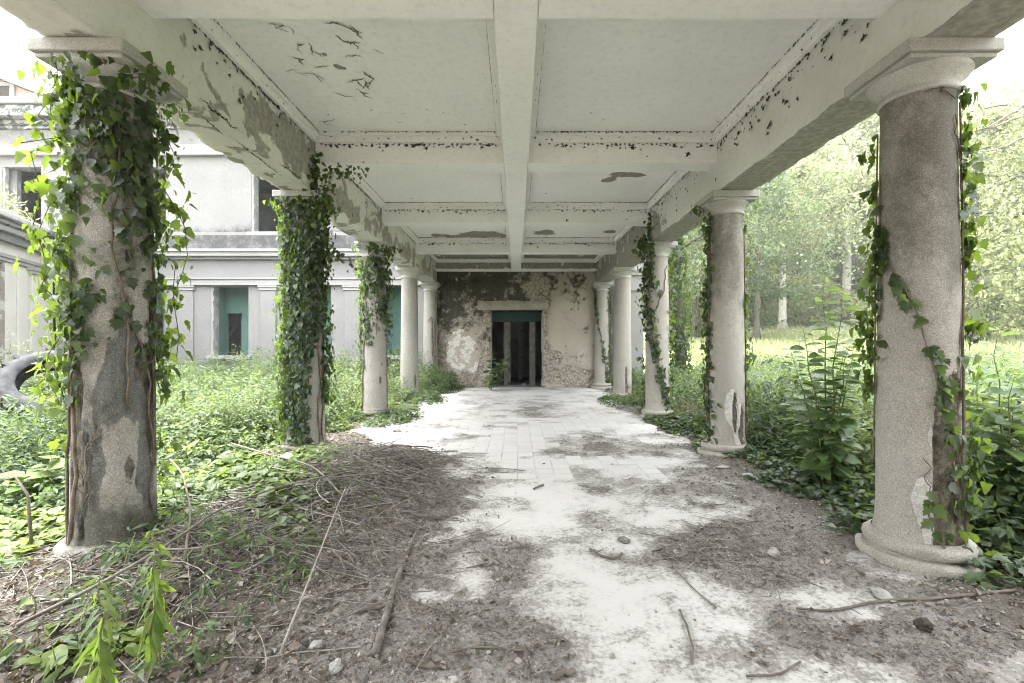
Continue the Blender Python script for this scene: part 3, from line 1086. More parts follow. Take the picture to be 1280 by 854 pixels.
# pilasters with caps
for c in (128, 233, 336, 441):
    x = wx(c, FY)
    p = vpart(MB().box(x - .26, x + .26, FY - .07, FY - .001, -.3, 3.20, dam=0, stain=-.1), 'pilaster', M['facade'])
    bevel(p, .01)
    q = MB().box(x - .30, x + .30, FY - .10, FY - .002, 3.20, 3.30, dam=0).box(x - .33, x + .33, FY - .125, FY - .002, 3.30, 3.368, dam=0)
    bevel(vpart(q, 'pilaster_cap', M['trim'], p), .012)
# mouldings
e = MB()
e.box(XL, XR, FY - .13, FY - .001, 3.37, 3.56, dam=0, stain=0).box(XL, XR, FY - .17, FY - .001, 3.56, 3.62, dam=0, stain=.1)
bevel(vpart(e, 'architrave', M['trim']), .012)
e = MB()
for z0, z1, d in ((4.24, 4.32, .16), (4.32, 4.46, .30), (4.46, 4.56, .36)):
    e.box(XL, XR, FY - d, FY - .001, z0, z1, dam=.12, stain=.05)
bevel(vpart(e, 'string_course', M['trim']), .02)
e = MB().box(XL, XR, FY - .10, FY + .029, 4.56, 5.06, dam=0, stain=.72)
vpart(e, 'parapet_band', M['facade'])
e = MB()
e.box(XL, XR, FY - .14, FY + .028, 7.76, 8.10, dam=0, stain=0)
vpart(e, 'upper_architrave', M['trim'])
e = MB().box(XL, XR, FY - .09, FY + .02, 8.10, 8.62, dam=0, stain=.35)
vpart(e, 'frieze', M['facade'])
e = MB()
for z0, z1, d in ((8.62, 8.72, .2), (8.72, 8.86, .32), (8.86, 9.22, .6)):
    e.box(XL, XR, FY - d, FY + .02, z0, z1, dam=.45)
bevel(vpart(e, 'cornice', M['mossy']), .03)
e = MB().box(XL, XR, FY - .70, FY + .02, 9.22, 9.44, dam=.0, stain=.2)
bevel(vpart(e, 'eaves_band', M['trim']), .03)
# windows: broken jambs, sill, old frame piece
for kk, (a, b_, z0, z1) in enumerate(GW + UW):
    up = kk >= len(GW)
    yy = FY + (.03 if up else 0)
    fr = MB()
    rag = [rnd.uniform(.02, .06) for _ in range(14)]
    for j in range(14):
        za, zb_ = z0 + (z1 - z0) * j / 14, z0 + (z1 - z0) * (j + 1) / 14
        fr.box(a + .001, a + rag[j] + .03, yy + .02, yy + .14, za + .001, zb_ - .001, dam=.3, stain=.2)
    w = vpart(fr, 'window', M['trim'])
    sill = MB().box(a - .1, b_ + .1, yy - .13, yy + .3, z0 - .13, z0 - .004, dam=.1, stain=.15)
    bevel(vpart(sill, 'sill', M['trim'], w), .015)
# rooms behind
iy0, iy1 = FY + .46, 20.4
rm = MB()


def quad(b, *p, **k):
    b.add(p, [(0, 1, 2, 3)], **k)


for (z0, z1) in ((0.2, 3.9), (4.4, 7.9)):
    quad(rm, (XL, iy1, z0), (XR, iy1, z0), (XR, iy1, z1), (XL, iy1, z1))
    quad(rm, (XL, iy0, z0), (XR, iy0, z0), (XR, iy1, z0), (XL, iy1, z0))
    quad(rm, (XL, iy0, z1), (XL, iy1, z1), (XR, iy1, z1), (XR, iy0, z1))
    quad(rm, (XL, iy0, z0), (XL, iy1, z0), (XL, iy1, z1), (XL, iy0, z1))
    quad(rm, (XR, iy0, z0), (XR, iy0, z1), (XR, iy1, z1), (XR, iy1, z0))
vpart(rm, 'interior_wall', M['interior'])
for c, dx0, dx1 in ((287, -.08, .62), (492, 2, 3), (390, -.5, .3), (182, -.5, .3)):
    x = wx(c, FY)
    hole = [(x - .74, x - .14, .21, 2.49)] if dx0 < 1 else []
    tb = holed(x - 1.55, x + 1.3, .21, 3.89, FY + .97, .2, hole)
    quad(tb, (x - .75, FY + .47, .21), (x - .75, FY + .96, .21), (x - .75, FY + .96, 3.89), (x - .75, FY + .47, 3.89), dam=0)
    vpart(tb, 'partition', M['tealroom'])
pl = MB()
pl.tube([(wx(279, 18.4), 18.4, wz(429, 18.4)), (wx(297, 18.4), 18.4, wz(405, 18.4))], .09, 4)
pl.box(wx(285, 18.8), wx(300, 18.8), 18.8, 18.9, wz(408, 18.8), wz(390, 18.8))
pl.box(wx(301, 17.6), wx(307, 17.6), 17.6, 17.7, .3, 2.4)
vpart(pl, 'stair_rail', M['stone'])
x = wx(26, FY)
pl = MB().box(x - .66, x - .40, FY + .25, FY + .4, 5.2, 7.38)
pl.tube([(x - .4, FY + 1.5, 7.2), (x + .7, FY + 1.6, 6.6)], .05, 4).tube([(x - .4, FY + 1.5, 6.9), (x + .7, FY + 1.7, 6.5)], .04, 4)
vpart(pl, 'collapsed_ceiling', M['interior'])
# outer shell so that no light leaks in: back, roof, right end
sh = MB().box(XL - .3, XR + .0, 20.5, 20.9, -.3, 9.3).box(XL - .3, XR, FY + .5, 20.5, 7.95, 9.2).box(XL - .5, XL - .02, FY - .5, 20.5, -.3, 9.3)
vpart(sh, 'rear_wall', M['facade'])
# attic gable over the eaves
AY = 18.5
g = MB()
gx0, gx1 = wx(-40, AY), wx(60, AY)
zb0, zt = 9.44, wz(92, AY)
zl_ = wz(100, AY)
g.add([(gx0, AY, zb0), (gx1, AY, zb0), (gx1, AY, wz(123, AY)), (wx(0, AY), AY, zl_), (gx0, AY, zt + .3),
       (gx0, AY + 1.5, zb0), (gx1, AY + 1.5, zb0), (gx1, AY + 1.5, wz(123, AY)), (wx(0, AY), AY + 1.5, zl_), (gx0, AY + 1.5, zt + .3)],
      [(0, 1, 2, 3, 4), (1, 6, 7, 2), (6, 5, 9, 8, 7), (5, 0, 4, 9)])
at = vpart(g, 'attic', M['brickred'])
g = MB()
g.add([(wx(64, AY), AY - .25, wz(124, AY)), (wx(0, AY), AY - .25, zl_ + .02), (gx0 - .2, AY - .25, zt + .36), (wx(64, AY), AY + 1.6, wz(124, AY)), (wx(0, AY), AY + 1.6, zl_ + .02), (gx0 - .2, AY + 1.6, zt + .36),
       (wx(64, AY), AY - .25, wz(121, AY)), (wx(0, AY), AY - .25, zl_ + .14), (gx0 - .2, AY - .25, zt + .48), (wx(64, AY), AY + 1.6, wz(121, AY)), (wx(0, AY), AY + 1.6, zl_ + .14), (gx0 - .2, AY + 1.6, zt + .48)],
      [(0, 1, 4, 3), (1, 2, 5, 4), (6, 9, 10, 7), (7, 10, 11, 8), (0, 6, 7, 1), (1, 7, 8, 2), (0, 3, 9, 6)])
vpart(g, 'attic_roof', M['roofslab'], at)
g = MB().box(wx(-14, AY), wx(14, AY), AY - .02, AY + .2, zb0 + .05, wz(107, AY))
vpart(g, 'attic_window', M['crack'], at)
g = MB().box(wx(14.5, AY), wx(20, AY), AY - .08, AY - .002, zb0 + .02, wz(104, AY)).box(wx(-14, AY), wx(14, AY), AY - .06, AY - .025, wz(108, AY), wz(104, AY))
vpart(g, 'window_frame', M['trim'], at)

# entrance wall with the doorway
WY = 15.2
D0, D1, DZ = wx(614, WY), wx(678, WY), wz(388, WY)


def make_end_wall():
    xs = np.linspace(-2.60, 2.60, 300)
    zs = np.linspace(-.05, 4.2, 240)
    X, Z = np.meshgrid(xs, zs, indexing='ij')
    px = CX + F * X / WY
    py = CY - F * (Z - CAMZ) / WY
    n1 = fbm(X * 1.6, Z * 1.6, 0, 700, 6, .6) - .5
    n2 = fbm(X * 7, Z * 7, 0, 710, 4, .6) - .5
    # plaster kept at the right and in a pale lower island at the left
    right = sstep(676, 690, px + n1 * 40 - 6)
    top_r = sstep(352, 338, py) * sstep(720, 690, px)
    skirt = sstep(455, 463, py + n1 * 20) * sstep(680, 690, px)
    chip = ((px - 694) / 8.5) ** 2 + ((py - 448) / 10) ** 2 < 1 + n2 * .8
    keep = np.clip(right - top_r - skirt, 0, 1)
    isl = sstep(.9, .6, np.hypot((px - 580) / 26, (py - 440) / 38) + n1 * 1.3)
    keep = np.maximum(keep, isl * .9)
    keep = np.where(chip, .0, keep)
    over = sstep(0, 1, 0 * X) + sstep(700, 712, px + n1 * 25) * sstep(412, 396, py + n1 * 50 - (px - 712) * .55)   # second, upper coat
    over = over * keep
    d1, d2 = cellular(X * 3.0 + n1 * 1.6 + n2 * .5, Z * 4.4 + n1 * 1.2 + n2 * .6, 3)
    stone = sstep(.0, .3, d2 - d1) * sstep(-.25, .2, fbm(X * 2, Z * 2, 0, 715, 4) - .5)
    h = (1 - keep) * (stone * .028 + n2 * .085 + n1 * .05) + keep * (.05 + n1 * .012 + n2 * .006) + over * .02
    Yv = WY - h
    n3 = fbm(X * 3.2, Z * 3.2, 0, 720, 6, .65) - .5
    stain = .95 * sstep(462, 335, py + n1 * 70) * sstep(745, 615, px + n1 * 110) + n3 * 1.9 + (fbm(X * 12, Z * 12, 0, 725, 3) - .5) * 1.0 + .35 * sstep(600, 560, px) * sstep(420, 380, py)
    stain = stain + .35 * sstep(690, 720, px) * sstep(372, 345, py + n2 * 20) - .15 * isl
    alt = isl * .85 * sstep(-.2, .1, n2) + .45 * keep * sstep(.0, .25, n1)
    P = np.stack([X, Yv, Z], -1)
    b = MB()
    nz = len(zs)
    i, j = np.meshgrid(np.arange(len(xs) - 1), np.arange(nz - 1), indexing='ij')
    mx, mz = (xs[i] + xs[i + 1]) / 2, (zs[j] + zs[j + 1]) / 2
    ok = ~((mx > D0) & (mx < D1) & (mz < DZ))
    a = i * nz + j
    Q = np.stack([a, a + nz, a + nz + 1, a + 1], -1)[ok]
    dam = np.where(keep > .5, 0.05 + .5 * sstep(.12, .3, n1) * (1 - over), .95 - .75 * sstep(.0, .22, n1 + .5 * n2) * sstep(395, 420, py)) - .1 * stone
    dam = np.where(chip, 1, dam)
    b.add(P.reshape(-1, 3), Q, dam=dam.reshape(-1), stain=stain.reshape(-1), alt=alt.reshape(-1))
    w = vpart(b, 'entrance_wall', M['endwall'], smooth=True)
    # returns at both ends (rough rubble)
    for s in (-1, 1):
        ys, z2 = np.linspace(15.2, 17.0, 60), np.linspace(-.05, 4.2, 120)
        Yg, Zg = np.meshgrid(ys, z2, indexing='ij')
        d1, d2 = cellular(Yg * 4.5, Zg * 5, 8 + s)
        nn = fbm(Yg * 6, Zg * 6, 0, 730 + s, 4) - .5
        h = sstep(.02, .25, d2 - d1) * .04 + nn * .06
        Pg = np.stack([s * (2.60 + h - .03), Yg, Zg], -1)
        if s < 0:
            Pg = Pg[::-1]
        vpart(MB().grid(Pg, dam=.9, stain=.0, alt=.6), 'wall_return', M['endwall'], smooth=True)
    # pale lintel and thin right architrave
    lb = MB()
    xs = np.linspace(wx(597, WY), wx(685, WY), 60)
    nn = fbm(xs * 5, xs * 0, 0, 740, 4) - .5
    prof = np.array([(.02, DZ + .002), (.052, DZ + .012), (.058, DZ + .15), (.052, DZ + .30), (.0, DZ + .315)])
    Pg = np.zeros((60, 5, 3))
    Pg[..., 0] = xs[:, None]
    Pg[..., 1] = WY - prof[None, :, 0] - nn[:, None] * .03
    Pg[..., 2] = prof[None, :, 1] + nn[:, None] * np.array([0, .03, .03, .07, .07])[None]
    lb.grid(Pg, dam=.42, stain=.42, alt=.15)
    vpart(lb, 'lintel', M['endwall'], smooth=True)
    # jambs and soffit of the opening
    for nm, m, q in (('jamb', M['tealpale'], [(D1, WY - .07, 0), (D1, WY + .62, 0), (D1, WY + .62, DZ + .02), (D1, WY - .07, DZ + .02)]),
                     ('jamb', M['endwall'], [(D0, WY + .62, 0), (D0, WY - .05, 0), (D0, WY - .05, DZ + .02), (D0, WY + .62, DZ + .02)]),
                     ('soffit', M['teal'], [(D0, WY - .05, DZ), (D1, WY - .05, DZ), (D1, WY + .62, DZ), (D0, WY + .62, DZ)])):
        bb = MB()
        bb.add(q, [(0, 1, 2, 3)], dam=.3, stain=.2)
        vpart(bb, nm, m)
    # lower band of the right jamb in darker teal, slightly proud
    vpart(MB().box(D1 - .006, D1 - .002, WY + .0, WY + .6, .25, wz(440, WY), dam=.2), 'jamb_band', M['teal'])


make_end_wall()
# door frame set back in the opening
DY = WY + .62
df = MB()
df.box(D0 - .3, D1 + .3, DY, DY + .12, wz(402, DY), DZ + .3, dam=.05)
dfr = vpart(df, 'door_transom', M['teal'])
for a, b_ in ((630, 635), (662, 669)):
    q = MB().box(wx(a, DY), wx(b_, DY), DY + .002, DY + .11, 0, wz(402.3, DY), dam=.3)
    vpart(q, 'door_post', M['oldwood'] if a == 630 else M['oldwood'], dfr)
q = MB()
for j in range(5):
    q.box(wx(635.5, DY), wx(638, DY), DY + .03, DY + .08, .1 + j * .42, .45 + j * .42, dam=.2)
vpart(q, 'door_leaf', M['oldwood'], dfr)
# vestibule
vs = MB()
vx0, vx1, vy0, vy1, vz1 = -2.5, 2.5, WY + .63, WY + 4.2, 3.0
quad(vs, (vx0, vy1, 0), (vx1, vy1, 0), (vx1, vy1, vz1), (vx0, vy1, vz1))
quad(vs, (vx0, vy0, 0), (vx0, vy1, 0), (vx0, vy1, vz1), (vx0, vy0, vz1))
quad(vs, (vx1, vy0, 0), (vx1, vy0, vz1), (vx1, vy1, vz1), (vx1, vy1, 0))
quad(vs, (vx0, vy0, vz1), (vx0, vy1, vz1), (vx1, vy1, vz1), (vx1, vy0, vz1))
quad(vs, (vx0, WY - .02, .015), (vx1, WY - .02, .015), (vx1, vy1, .015), (vx0, vy1, .015))
for s in (-1, 1):
    x0, x1 = (vx0, D0 - .002) if s < 0 else (D1 + .002, vx1)
    quad(vs, (x0, vy0, 0), (x1, vy0, 0), (x1, vy0, vz1), (x0, vy0, vz1))
vpart(vs, 'vestibule', M['interior'])
q = MB().box(wx(648, 17.5), wx(651, 17.5), 17.4, 17.55, .02, 2.5).box(wx(638, 18), wx(648, 18), 18, 18.1, 1.6, 2.4)
for j in range(12):
    q.box(wx(650.5, 17.5), wx(653.5, 17.5), 17.38, 17.5, .1 + j * .2, .24 + j * .2)
vpart(q, 'inner_door', M['stone'])
sh = MB().box(-2.57, 2.57, vy1 + .01, vy1 + .3, -.1, 9).box(-2.57, 2.57, WY + .75, vy1, 3.02, 3.3).box(-2.62, 2.62, 15.96, 16.3, 4.36, 9.2)
vpart(sh, 'rear_wall', M['facade'])

# unseen wall added at the viewer's back to darken what faces it
vpart(holed(-6.5, 6.5, -.3, 6.5, -3.4, .4, [(-.9, .9, 0, 2.5)]), 'wall', M['endwall'])

# right-hand stub of the front: white corner pilaster beyond the columns
rw = MB()
ry = 16.4
rx0, rx1 = 2.75, wx(787, ry)
rw.box(wx(764, ry), rx1, ry, ry + .5, -.3, wz(358, ry), dam=.2, stain=.75)
rw.box(rx0 - .1, rx1 + .5, ry + .1, ry + .6, wz(357, ry), 5.2, dam=.1, stain=.3)
vpart(rw, 'wall', M['facade'])
p = MB().box(rx1, wx(803.5, ry), ry - .12, ry + .4, -.3, wz(364, ry), dam=0, stain=-.2)
p = bevel(vpart(p, 'pilaster', M['trim']), .015)
q = MB()
for d, a, b_ in ((.04, 364, 361), (.0, 361, 345), (.07, 345, 341), (.1, 341, 331)):
    q.box(rx1 - d, wx(803.5, ry) + d, ry - .13 - d, ry + .4, wz(a, ry), wz(b_, ry) - .002, dam=0, stain=-.2)
vpart(q, 'pilaster_cap', M['trim'], p)

# ---------------------------------------------------------------- low side wing at the far left
WA, WB = np.array([wx(0, 12.4), 12.4]), np.array([wx(90, 16.0), 16.0])
wd = (WB - WA) / np.linalg.norm(WB - WA)
wing = thing('side_wing', 'low one storey wing with a heavy weathered cornice at the left edge', 'building', (WA[0], WA[1], 0), math.atan2(wd[1], wd[0]))


def wt(px):
    """distance along the wing's face where the ray through px meets it"""
    k = (px - CX) / F
    return (k * WA[1] - WA[0]) / (wd[0] - k * wd[1])


def wbox(b, t0, t1, d0, d1, z0, z1, **k):
    # local x along the face, local -y towards the court (outward)
    return b.box(t0, t1, -d1, -d0, z0, z1, **k)


W0, W1 = -5.0, 4.6
o1, o2 = (wt(-30), wt(6)), (wt(66), wt(89))
b = holed(W0, W1, -.3, 3.60, 0, .4, [(o1[0], o1[1], .8, 3.57), (o2[0], o2[1], .8, 3.57)], lambda X, Z: .3 * sstep(1.2, .3, Z) + 0 * X)
b.build('wall', M['wing'], wing)
b = MB()
wbox(b, W0, W1, -.4, .06, 3.602, 3.70, dam=.1, stain=.1)
wbox(b, W0, W1, -.4, .10, 3.70, 3.80, dam=.1, stain=0)
bevel(b.build('architrave', M['trim'], wing), .012)
b = MB()
wbox(b, W0, W1, -.4, .04, 3.80, 4.20, dam=.2, stain=.3)
b.build('frieze', M['wing'], wing)
b = MB()
wbox(b, W0, W1, -.4, .14, 4.20, 4.30, dam=.4)
wbox(b, W0, W1, -.4, .34, 4.30, 4.46, dam=.25)
wbox(b, W0, W1, -.4, .44, 4.46, 4.56, dam=.4)
wbox(b, W0, W1, -.4, .58, 4.56, 4.72, dam=.25)
bevel(b.build('cornice', M['mossy'], wing), .04, 3)
b = MB()
wbox(b, W0, W1, -3.0, -.4, -.3, .0)
b.box(W0 - .2, W0, -.0, 2.8, -.3, 4.6).box(W1, W1 + .2, .0, 2.8, -.3, 4.6)
b.box(W0, W1, 2.4, 2.8, -.3, 4.6)
b.box(W0, W1, -.2, 2.4, 4.1, 4.62)
b.build('wing_room', M['interior'], wing)
for a, c in ((20, 33), (35, 59)):
    t0, t1 = wt(a), wt(c)
    b = MB()
    wbox(b, t0, t1, .001, .09 if a > 30 else .05, -.3, 3.42, dam=.1, stain=0)
    p = bevel(b.build('pilaster', M['wing'], wing), .012)
    if a > 30:
        b = MB()
        wbox(b, t0 - .05, t1 + .05, .001, .13, 3.42, 3.52, dam=0)
        wbox(b, t0 - .08, t1 + .08, .001, .16, 3.52, 3.60, dam=0)
        bevel(b.build('pilaster_cap', M['trim'], p), .01)

# ---------------------------------------------------------------- ivy on the columns
def ivy(side, i, label, dens, zr, n, size, out, nobj=0, stems=(), sd=0, extra=None, patch=.25):
    """dens(off, z) -> 0..1 over the shaft; off is the angle from the line of sight, + to the right in the picture"""
    sx = -1 if side == 'l' else 1
    cx, cy = sx * COLX, ROWS[i]
    va = view_angle(cx, cy)
    root = thing('ivy', label, 'climbing plant', (cx, cy, 0), 0, 'ivy climbing the columns')
    g = np.random.default_rng(900 + sd)
    off = g.uniform(-180, 180, n * 14)
    z = g.uniform(zr[0], zr[1], n * 14)
    ok = g.random(n * 14) < dens(off, z) * (patch + (1.75 - patch) * sstep(.35, .62, fbm(off * .035, z * 4.5, 0, 40 + sd, 4)))
    off, z = off[ok][:n], z[ok][:n]
    T = np.radians(off) + va
    r = .232 - .028 * np.clip(z / 3.1, 0, 1) ** 1.5
    r = np.where(z > 3.1, .2 + (z - 3.1) * 1.0, r)
    k = len(off)
    hang = np.abs(g.normal(0, 1, k)) * out * (.35 + .9 * sstep(50, 85, np.abs(off)))
    N = np.stack([np.cos(T), np.sin(T), np.zeros(k)], 1)
    P = N * (r + .008 + hang)[:, None]
    P[:, 2] = z
    tang = np.stack([-np.sin(T), np.cos(T), np.zeros(k)], 1)
    nrm = N * 1.1 + g.normal(size=(k, 3)) * .7 + np.array([0, 0, .55])
    d = np.array([0, 0, -1.0]) + tang * g.normal(0, .55, k)[:, None] + N * g.uniform(-.1, .55, k)[:, None]
    s = size * (.42 + .95 * g.random(k) ** 1.2)
    v = np.clip(g.random(k) * .7 + .45 * sstep(60, 95, -off), 0, 1)  # leaves at the left edge painted lighter, as if backlit
    if extra is not None:
        P2, d2, n2, s2 = extra(g, root)
        P, d, nrm, s = np.concatenate([P, P2]), np.concatenate([d, d2]), np.concatenate([nrm, n2]), np.concatenate([s, s2])
        v = np.concatenate([v, g.random(len(P2)) * .8])
    vis = np.concatenate([np.cos(np.radians(off)) > -.25, np.ones(len(P) - k, bool)])
    order = np.argsort(-(s * vis))
    single = order[:nobj]
    rest = order[nobj:]
    for q in single:
        put_leaf(LM_IVY2 if q % 3 == 0 else LM_IVY, root, P[q], d[q], nrm[q], s[q])
    if len(rest):
        lb = MB()
        for tm, rr_ in ((L_IVY, rest[::2]), (L_IVY2, rest[1::2])):
            leaves(lb, tm, P[rr_], d[rr_], nrm[rr_], s[rr_], v[rr_])
        lb.build('leaves', M['ivy'], root, True, kind='stuff')
    st = MB()
    for path in stems:
        pts = np.array(path, float)
        m = 26
        t = np.linspace(0, 1, len(pts))
        tt = np.linspace(0, 1, m)
        o_ = np.interp(tt, t, pts[:, 0]) + (fbm(tt * 9, tt * 0 + pts[0, 0], 0, 60 + sd, 3) - .5) * 22
        z_ = np.interp(tt, t, pts[:, 1])
        w = np.interp(tt, t, pts[:, 2]) if pts.shape[1] > 2 else .008
        th = np.radians(o_) + va
        rr = .236 - .028 * np.clip(z_ / 3.1, 0, 1) ** 1.5 + w * .5
        st.tube(np.stack([np.cos(th) * rr, np.sin(th) * rr, z_], 1), w, 6)
    if st.n:
        st.build('stem', M['vine'], root, True)
    return root


def band(c, w):
    return lambda o: np.exp(-((o - c) / w) ** 2)


def dens_l0(o, z):
    a = band(-80, 24)(o) * sstep(1.2, 2.0, z) * 1.0
    a = a + band(-95, 25)(o) * sstep(.5, 1.2, z) * .5
    b = band(78, 22)(o) * sstep(.9, 1.5, z) * .95 + band(82, 10)(o) * .25
    c = band(10, 60)(o) * sstep(2.55, 2.95, z) * .75
    d = .16 * sstep(1.3, 1.6, z) + band(-40, 26)(o) * .45 * sstep(1.35, 1.6, z) * sstep(2.2, 1.5, z)
    e = band(45, 26)(o) * sstep(1.9, 2.4, z) * .7 + band(-60, 22)(o) * band(1.45, .2)(z) * .8
    return np.clip(a + b + c + d + e, 0, 1) * (np.abs(o) < 125)


def extra_l0(g, root):
    """shoots hanging clear of the capital at the left, and twigs reaching out at mid height"""
    P, D, N, S = [], [], [], []
    va = view_angle(-COLX, ROWS[0])
    st = MB()
    for o0, z0, n_, ln, dirz in ((-92, 3.12, 26, 1.1, -1), (-84, 3.25, 18, .7, -1), (-100, 2.8, 22, 1.2, -1), (86, 3.1, 18, .9, -1), (92, 2.6, 16, .9, -1), (80, 2.0, 14, .8, -1), (-88, 1.55, 12, .5, -1), (-40, 1.5, 10, .2, .1), (-60, 1.65, 10, .25, .2), (20, 3.16, 8, .2, .1), (40, 3.2, 8, .3, .2)):
        th = math.radians(o0) + va
        nx, ny = math.cos(th), math.sin(th)
        pts = []
        for j in range(n_):
            t = j / n_
            rr = .25 + .10 * math.sin(t * 2.5) + .03 * g.normal()
            p = np.array([nx * rr, ny * rr, z0 + dirz * ln * t]) + g.normal(size=3) * .035
            pts.append(p * 1.0)
            P.append(p)
            D.append(np.array([nx * .5, ny * .5, -.8]) + g.normal(size=3) * .45)
            N.append(np.array([nx * .8, ny * .8, .4]) + g.normal(size=3) * .5)
            S.append(.075 * g.uniform(.55, 1.35))
        st.tube(np.array(pts)[::3], .003, 4)
    st.build('shoot', M['vine'], root, True)
    return np.array(P), np.array(D), np.array(N), np.array(S)


ivy('l', 0, 'large leaved ivy, lime green where light comes through, on nearest left column', dens_l0, (.25, 3.22), 1500, .064, .06, 300,
    stems=[[(-62, .1, .012), (-56, .5, .011), (-60, .9, .010), (-66, 1.3, .009), (-70, 2.2, .006)], [(-72, .1, .009), (-74, .8, .009), (-64, 1.4, .007)],
           [(22, 1.0, .007), (12, 1.5, .008), (4, 1.9, .008), (-4, 2.3, .007), (5, 2.6, .007), (12, 3.05, .006)], [(-34, 2.55, .008), (-26, 2.75, .008), (-30, 3.05, .006)],
           [(-26, 2.55, .007), (-14, 2.72, .007), (8, 2.95, .006)], [(62, .6, .006), (48, 1.2, .006), (25, 1.5, .005), (12, 1.75, .005)],
           [(-40, .55, .004), (-30, .8, .004), (-8, 1.0, .004), (12, 1.3, .003)], [(-45, .5, .004), (-50, .8, .004)], [(-36, .45, .005), (-32, .75, .004), (-20, .9, .003)],
           [(55, .3, .006), (60, 1.0, .006), (70, 2.0, .006)]], sd=1, extra=extra_l0, patch=.4)


def dens_l1(o, z):
    full = sstep(46, 26, o + 30 * sstep(1.7, 1.1, z) - 55 * sstep(1.9, 2.6, z)) * sstep(-135, -100, o)
    right = band(72, 16)(o) * sstep(.5, .9, z) * .8
    low = .25 + .75 * sstep(.15, .7, z)
    return np.clip(full * low + right, 0, 1)


def extra_l1(g, root):
    """growth over the capital and up the corner of beams, a spray to the right"""
    P, D, N, S = [], [], [], []
    for _ in range(420):
        q = g.random()
        if q < .5:     # round the capital
            p = np.array([.30, -.28, 3.2]) + g.normal(size=3) * np.array([.09, .06, .16])
        elif q < .75:  # up the corner beside the cross beam
            p = np.array([.20, -.22, 3.35 + g.random() * .45]) + g.normal(size=3) * np.array([.03, .05, .03])
        elif q < .88:
            p = np.array([.3 + g.random() * .55, -.2, 3.64 - .1 * g.random() + .04 * g.normal()])
            p[1] += g.normal() * .04
        else:
            t = g.random()
            p = np.array([.22 + .55 * t, -.05, 2.7 - .35 * t]) + g.normal(size=3) * .035
        P.append(p)
        D.append(np.array([.2, -.3, -.7]) + g.normal(size=3) * .5)
        N.append(np.array([0.2, -.9, .4]) + g.normal(size=3) * .4)
        S.append(.055 * g.uniform(.6, 1.2))
    return np.array(P), np.array(D), np.array(N), np.array(S)


ivy('l', 1, 'small leaved ivy matting a whole column, with a spray reaching out to its right', dens_l1, (.12, 3.24), 3600, .066, .05, 0,
    stems=[[(38, .1, .012), (44, 1.0, .01), (40, 2.0, .008)], [(52, .1, .01), (60, 1.4, .008), (60, 2.8, .006)], [(0, .1, .01), (-10, .6, .008), (-20, 1.2, .006)]], sd=2, extra=extra_l1, patch=.9)


def dens_l2(o, z):
    top = sstep(2.0, 2.5, z + .25 * np.sin(o * .05)) * sstep(-130, -100, o) * sstep(120, 95, o)
    mid = band(-45, 34)(o) * sstep(1.35, 1.8, z) * .8 + band(80, 18)(o) * sstep(1.2, 1.7, z) * .9
    low = band(-80, 14)(o) * .55 + band(85, 10)(o) * .35
    return np.clip(top + mid + low, 0, 1)


ivy('l', 2, 'ivy thick round the upper half of a pale column', dens_l2, (.1, 3.3), 1150, .07, .05,
    stems=[[(-70, .1, .012), (-60, 1.2, .01), (-40, 2.2, .008)], [(80, .1, .008), (78, 1.6, .008)], [(10, 1.6, .008), (0, 2.6, .008)]], sd=3)


def dens_l4(o, z):
    return band(60, 30)(o) * .4 * sstep(1.5, .5, z)


ivy('l', 4, 'bare dark ivy stem with few leaves, at the left corner of the mossy wall', dens_l4, (.1, 3.0), 40, .06, .02,
    stems=[[(30, .1, .02), (42, .8, .018), (20, 1.3, .018), (30, 2.0, .016), (5, 2.25, .014), (-15, 2.1, .012)], [(50, .3, .014), (45, 1.6, .012), (52, 2.9, .01)]], sd=4)


def dens_r0(o, z):
    a = band(-88, 9)(o) * sstep(.9, 1.3, z) * sstep(3.0, 2.6, z) * 1.0
    b = band(90, 10)(o) * sstep(.3, .6, z) * .95
    path = np.interp(z, [.35, .6, .9, 1.2, 1.6, 1.8, 2.1, 2.6], [65, 62, 40, 32, 5, -25, -55, -62])
    c = np.exp(-((o - path) / 7) ** 2) * .55 * sstep(2.5, 1.9, z) + np.exp(-((o + 60) / 7) ** 2) * .8 * band(1.95, .28)(z)
    d = band(72, 26)(o) * sstep(.9, .2, z) * .5
    e = band(18, 5)(o) * sstep(.75, .5, z) * .4
    return np.clip(a + b + c + d + e, 0, 1)


ivy('r', 0, 'sparse ivy edging both sides of the big right column, a vine crossing', dens_r0, (.1, 3.1), 620, .070, .04, 300,
    stems=[[(75, .1, .012), (70, .8, .01), (82, 1.8, .008), (88, 3.0, .006)], [(62, .3, .005), (36, 1.0, .005), (5, 1.6, .005), (-25, 1.85, .005), (-58, 2.1, .005), (-62, 2.6, .004)],
           [(-85, .6, .006), (-82, 2.0, .006), (-84, 2.9, .005)], [(60, 3.0, .005), (30, 3.07, .005), (10, 3.05, .004)], [(78, 2.4, .006), (60, 2.9, .005)], [(18, .15, .004), (14, .72, .003)]], sd=5)


def dens_r1(o, z):
    a = band(-70, 16)(o) * (.5 + .5 * sstep(1.0, 1.6, z)) + band(-98, 14)(o) * .5
    b = band(86, 9)(o) * sstep(.3, .6, z) * .8
    c = band(-50, 16)(o) * .35 * sstep(1.5, .8, z)
    return np.clip(a + b + c, 0, 1)


ivy('r', 1, 'dark ivy strip down the left edge of the column with the white split patch', dens_r1, (.05, 3.25), 620, .066, .035,
    stems=[[(-60, .1, .012), (-66, 1.4, .012), (-62, 2.4, .01), (-55, 3.2, .008)], [(-72, .2, .01), (-75, 2.9, .008)], [(84, .2, .008), (86, 2.9, .006)]], sd=6)


